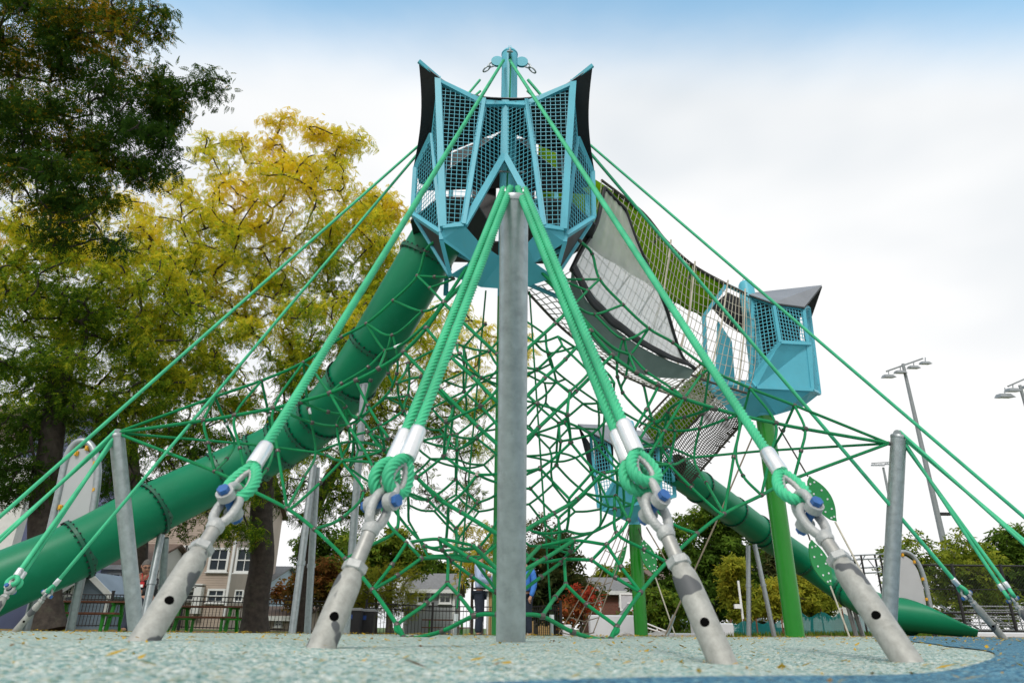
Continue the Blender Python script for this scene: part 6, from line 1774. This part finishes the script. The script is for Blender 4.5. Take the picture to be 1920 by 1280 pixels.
def hand(root, wrist, d, side, grip=.5):
    """palm with five separate, curled fingers"""
    d = V(d).normalized(); side = V(side); side = (side - d * side.dot(d)).normalized(); n = side.cross(d)
    pv = [(wrist, .028, .02), (wrist + d * .045, .036, .018), (wrist + d * .085, .036, .016)]
    nodes = [tuple(p) + (a, b) for p, a, b in pv]
    pm = MB(); pm.tube([p for p, _, _ in pv], [.027, .036, .034], 10)
    ho = pm.build('hand', M_SKIN, root)
    for k, (o, L) in enumerate(((-.026, .062), (-.009, .075), (.009, .07), (.025, .055))):
        a = wrist + d * .08 + side * o; fm = MB()
        fm.tube([a, a + d * L * .45 + n * grip * .02, a + d * L * .75 + n * grip * .05, a + d * L * .8 + n * (grip * .085)], [.0095, .009, .0082, .006], 7); fm.build('finger', M_SKIN, ho)
    a = wrist + d * .03 - side * .03; fm = MB(); fm.tube([a, a - side * .022 + d * .03, a - side * .018 + d * .06 + n * .02], [.012, .0105, .008], 7); fm.build('thumb', M_SKIN, ho)
    return ho
def standing(label, px, Y, face, shirt, hair, arms, shoe, py=1192, hgt=1.76):
    p = at(px, py, Y); g = V((p.x, p.y, gz(p.x, p.y))); k = hgt / 1.76
    root = thing('person', label, 'person', g)
    f = V(face).normalized(); s = f.cross(V((0, 0, 1))).normalized()      # s: the person's right
    W = lambda a, b, z: g + (s * a + f * b) * k + V((0, 0, z * k))
    N = []; E = []
    def add(a, b, z, rx, ry, par=None):
        q = W(a, b, z); N.append((q.x, q.y, q.z, rx * k, ry * k)); 
        if par is not None: E.append((par, len(N) - 1))
        return len(N) - 1
    hip = add(0, 0, .93, .13, .10); wa = add(0, .01, 1.08, .135, .105, hip); ch = add(0, .0, 1.28, .155, .115, wa); sh = add(0, -.02, 1.42, .11, .085, ch); nk = add(0, .0, 1.50, .055, .055, sh); hd_ = add(0, .02, 1.58, .06, .065, nk)
    arm_ends = []
    for sg, pts in zip((1, -1), arms):
        pr = sh
        for i, (a, b, z) in enumerate(pts): pr = add(a, b, z, (.06, .052, .042, .032)[i], (.06, .052, .042, .032)[i], pr)
        arm_ends.append((pts[-2], pts[-1]))
    legs_ = []
    for sg in (1, -1):
        a = add(sg * .09, 0, .84, .09, .095, hip); kn = add(sg * .10, .02, .48, .062, .066, a); an = add(sg * .11, -.01, .10, .045, .045, kn); ft = add(sg * .12, .08, .045, .042, .035, an); tp = add(sg * .125, .17, .035, .035, .025, ft)
    NB_ = [n[:3] + ((n[3] * .5, n[4] * .5) if i in (hip, wa) else (n[3] * .7, n[4] * .7) if (i == ch or n[2] - g.z < .2) else (n[3], n[4])) for i, n in enumerate(N)]
    body = skin_mesh('body', NB_, E, M_SKIN, root); body.matrix_parent_inverse = root.matrix_basis.inverted()
    # clothing grown the same way, slightly wider
    def dress(name, ids, mat, grow, tweak=None):
        mp = {j: i for i, j in enumerate(ids)}
        nn = [N[j][:3] + (N[j][3] + grow * k, N[j][4] + grow * k) for j in ids]; ee = [(mp[a], mp[b]) for a, b in E if a in mp and b in mp]
        o = skin_mesh(name, nn, ee, mat, root); o.matrix_parent_inverse = root.matrix_basis.inverted(); return o
    nA = len(arms[0]); a0 = 6; ids_sh = [wa, ch, sh] + list(range(a0, a0 + nA)) + list(range(a0 + nA, a0 + 2 * nA))
    # hem node of the shirt
    dress('shirt', [hip] + ids_sh, shirt, .014)
    l0 = a0 + 2 * nA; dress('trousers', [hip, l0, l0 + 1, l0 + 2, l0 + 5, l0 + 6, l0 + 7], M_JEAN, .02)
    for sg, b0 in ((1, l0), (-1, l0 + 5)):
        mb = MB(); q0, q1, q2 = W(sg * .11, -.06, .04), W(sg * .12, .06, .05), W(sg * .125, .19, .035); mb.tube([q0, q1, q2], [.045 * k, .052 * k, .035 * k], 12); mb.build('shoe', shoe, root)
    bl_ = MB(); bl_.tube([W(.155 * math.cos(a), .125 * math.sin(a), .965) for a in [2 * math.pi * i / 20 for i in range(20)]], .016, 6, closed=True); bl_.build('belt', M_SHOE, root)
    cl = MB(); cl.tube([W(.07 * math.cos(a), .068 * math.sin(a) - .005, 1.475 - .012 * math.sin(a)) for a in [2 * math.pi * i / 16 for i in range(16)]], .017, 6, closed=True); cl.build('collar', shirt, root)
    head_parts(root, W(0, .035, 1.645), f, hair)
    for (e0, e1) in arm_ends:
        w0, w1 = W(*e0), W(*e1); hand(root, w1, (w1 - w0), f if abs((w1 - w0).normalized().dot(f)) < .7 else s)
    return root
cross = ([(.19, -.01, 1.40), (.25, .02, 1.14), (.08, .22, 1.10), (-.12, .22, 1.16)], [(-.19, -.01, 1.40), (-.25, .03, 1.14), (-.06, .25, 1.14), (.14, .23, 1.20)])
standing('man in pale blue shirt and dark jeans with folded arms left of the mast', 897, 15.2, (1, -.12, 0), shirt_mat('pale_blue_shirt', (0.42, 0.50, 0.70)), M_HAIRB, cross, M_SHOE)
hang = ([(.19, -.02, 1.40), (.24, -.05, 1.12), (.22, .05, .92), (.21, .08, .86)], [(-.19, -.02, 1.40), (-.24, -.03, 1.12), (-.22, .06, .92), (-.21, .09, .86)])
standing('person in bright blue shirt mostly hidden behind the thick mast', 984, 15.4, (-.55, -.8, 0), shirt_mat('bright_blue_shirt', (0.05, 0.20, 0.60)), M_HAIRB, hang, M_SHOET, hgt=1.68)
# the kneeling man under the slide
p = at(262, 1184, 13.2); g = V((p.x, p.y, gz(p.x, p.y)))
kr = thing('person', 'kneeling man in black jacket with red lanyard beneath the left slide', 'person', g)
hc = at(275, 1062, 13.0); f = V((.55, -.78, -.30)).normalized()
N = [(g.x, g.y + .10, g.z + .48, .15, .13), (g.x, g.y + .03, g.z + .68, .15, .12), (hc.x - .05, g.y - .05, g.z + .90, .17, .12), (hc.x - .03, hc.y + .08, hc.z - .20, .12, .09), (hc.x, hc.y + .03, hc.z - .1, .055, .055)]
E = [(0, 1), (1, 2), (2, 3), (3, 4)]
def addn(parent, *rows):
    for r_ in rows:
        N.append(r_); E.append((parent, len(N) - 1)); parent = len(N) - 1
    return parent
addn(3, (hc.x - .22, g.y - .04, hc.z - .26, .065, .065), (hc.x - .22, g.y - .16, g.z + .68, .055, .055), (hc.x - .04, g.y - .36, g.z + .66, .042, .042))
addn(3, (hc.x + .17, g.y - .04, hc.z - .26, .065, .065), (hc.x + .20, g.y - .18, g.z + .68, .055, .055), (hc.x + .02, g.y - .38, g.z + .64, .042, .042))
addn(0, (g.x - .12, g.y - .22, g.z + .48, .09, .09), (g.x - .13, g.y - .26, g.z + .12, .065, .065), (g.x - .13, g.y - .34, g.z + .04, .05, .04))
addn(0, (g.x + .12, g.y - .02, g.z + .26, .09, .09), (g.x + .13, g.y - .10, g.z + .09, .07, .07), (g.x + .13, g.y + .30, g.z + .07, .05, .05))
jk = pmat('black_jacket', (0.010, 0.010, 0.012), .8, var=.3, scale=12, bump=.4, bscale=20)
o = skin_mesh('body', N, E, M_SKIN, kr); o.matrix_parent_inverse = kr.matrix_basis.inverted()
def sub(name, ids, mat, grow):
    mp = {j: i for i, j in enumerate(ids)}; nn = [N[j][:3] + (N[j][3] + grow, N[j][4] + grow) for j in ids]
    o = skin_mesh(name, nn, [(mp[a], mp[b]) for a, b in E if a in mp and b in mp], mat, kr); o.matrix_parent_inverse = kr.matrix_basis.inverted()
sub('jacket', [0, 1, 2, 3, 5, 6, 7, 8, 9, 10], jk, .02); sub('trousers', [0, 11, 12, 13, 14, 15, 16], M_JEAN, .02)
head_parts(kr, hc, f, M_HAIRG, glasses=True)
hand(kr, V((hc.x - .03, g.y - .38, g.z + .66)), V((.7, -.6, -.1)), V((0, 0, 1)), .8); hand(kr, V((hc.x + .03, g.y - .40, g.z + .64)), V((-.5, -.7, -.2)), V((0, 0, 1)), .8)
mb = MB(); a = V((hc.x + .04, hc.y - .14, hc.z - .28)); mb.tube([hc + V((-.06, .02, -.12)), a, hc + V((.08, .02, -.12))], .01, 6); M_RED = pmat('red_lanyard', (.45, .01, .015), .6); mb.build('lanyard', M_RED, kr)
mb = MB(); mb.box(a + V((0, -.02, -.03)), .11, .012, .09); cd = mb.build('badge', M_RED, kr)
mb = MB(); mb.box(a + V((0, -.028, -.05)), .085, .006, .045); mb.build('badge_card', M_WHITE, cd)
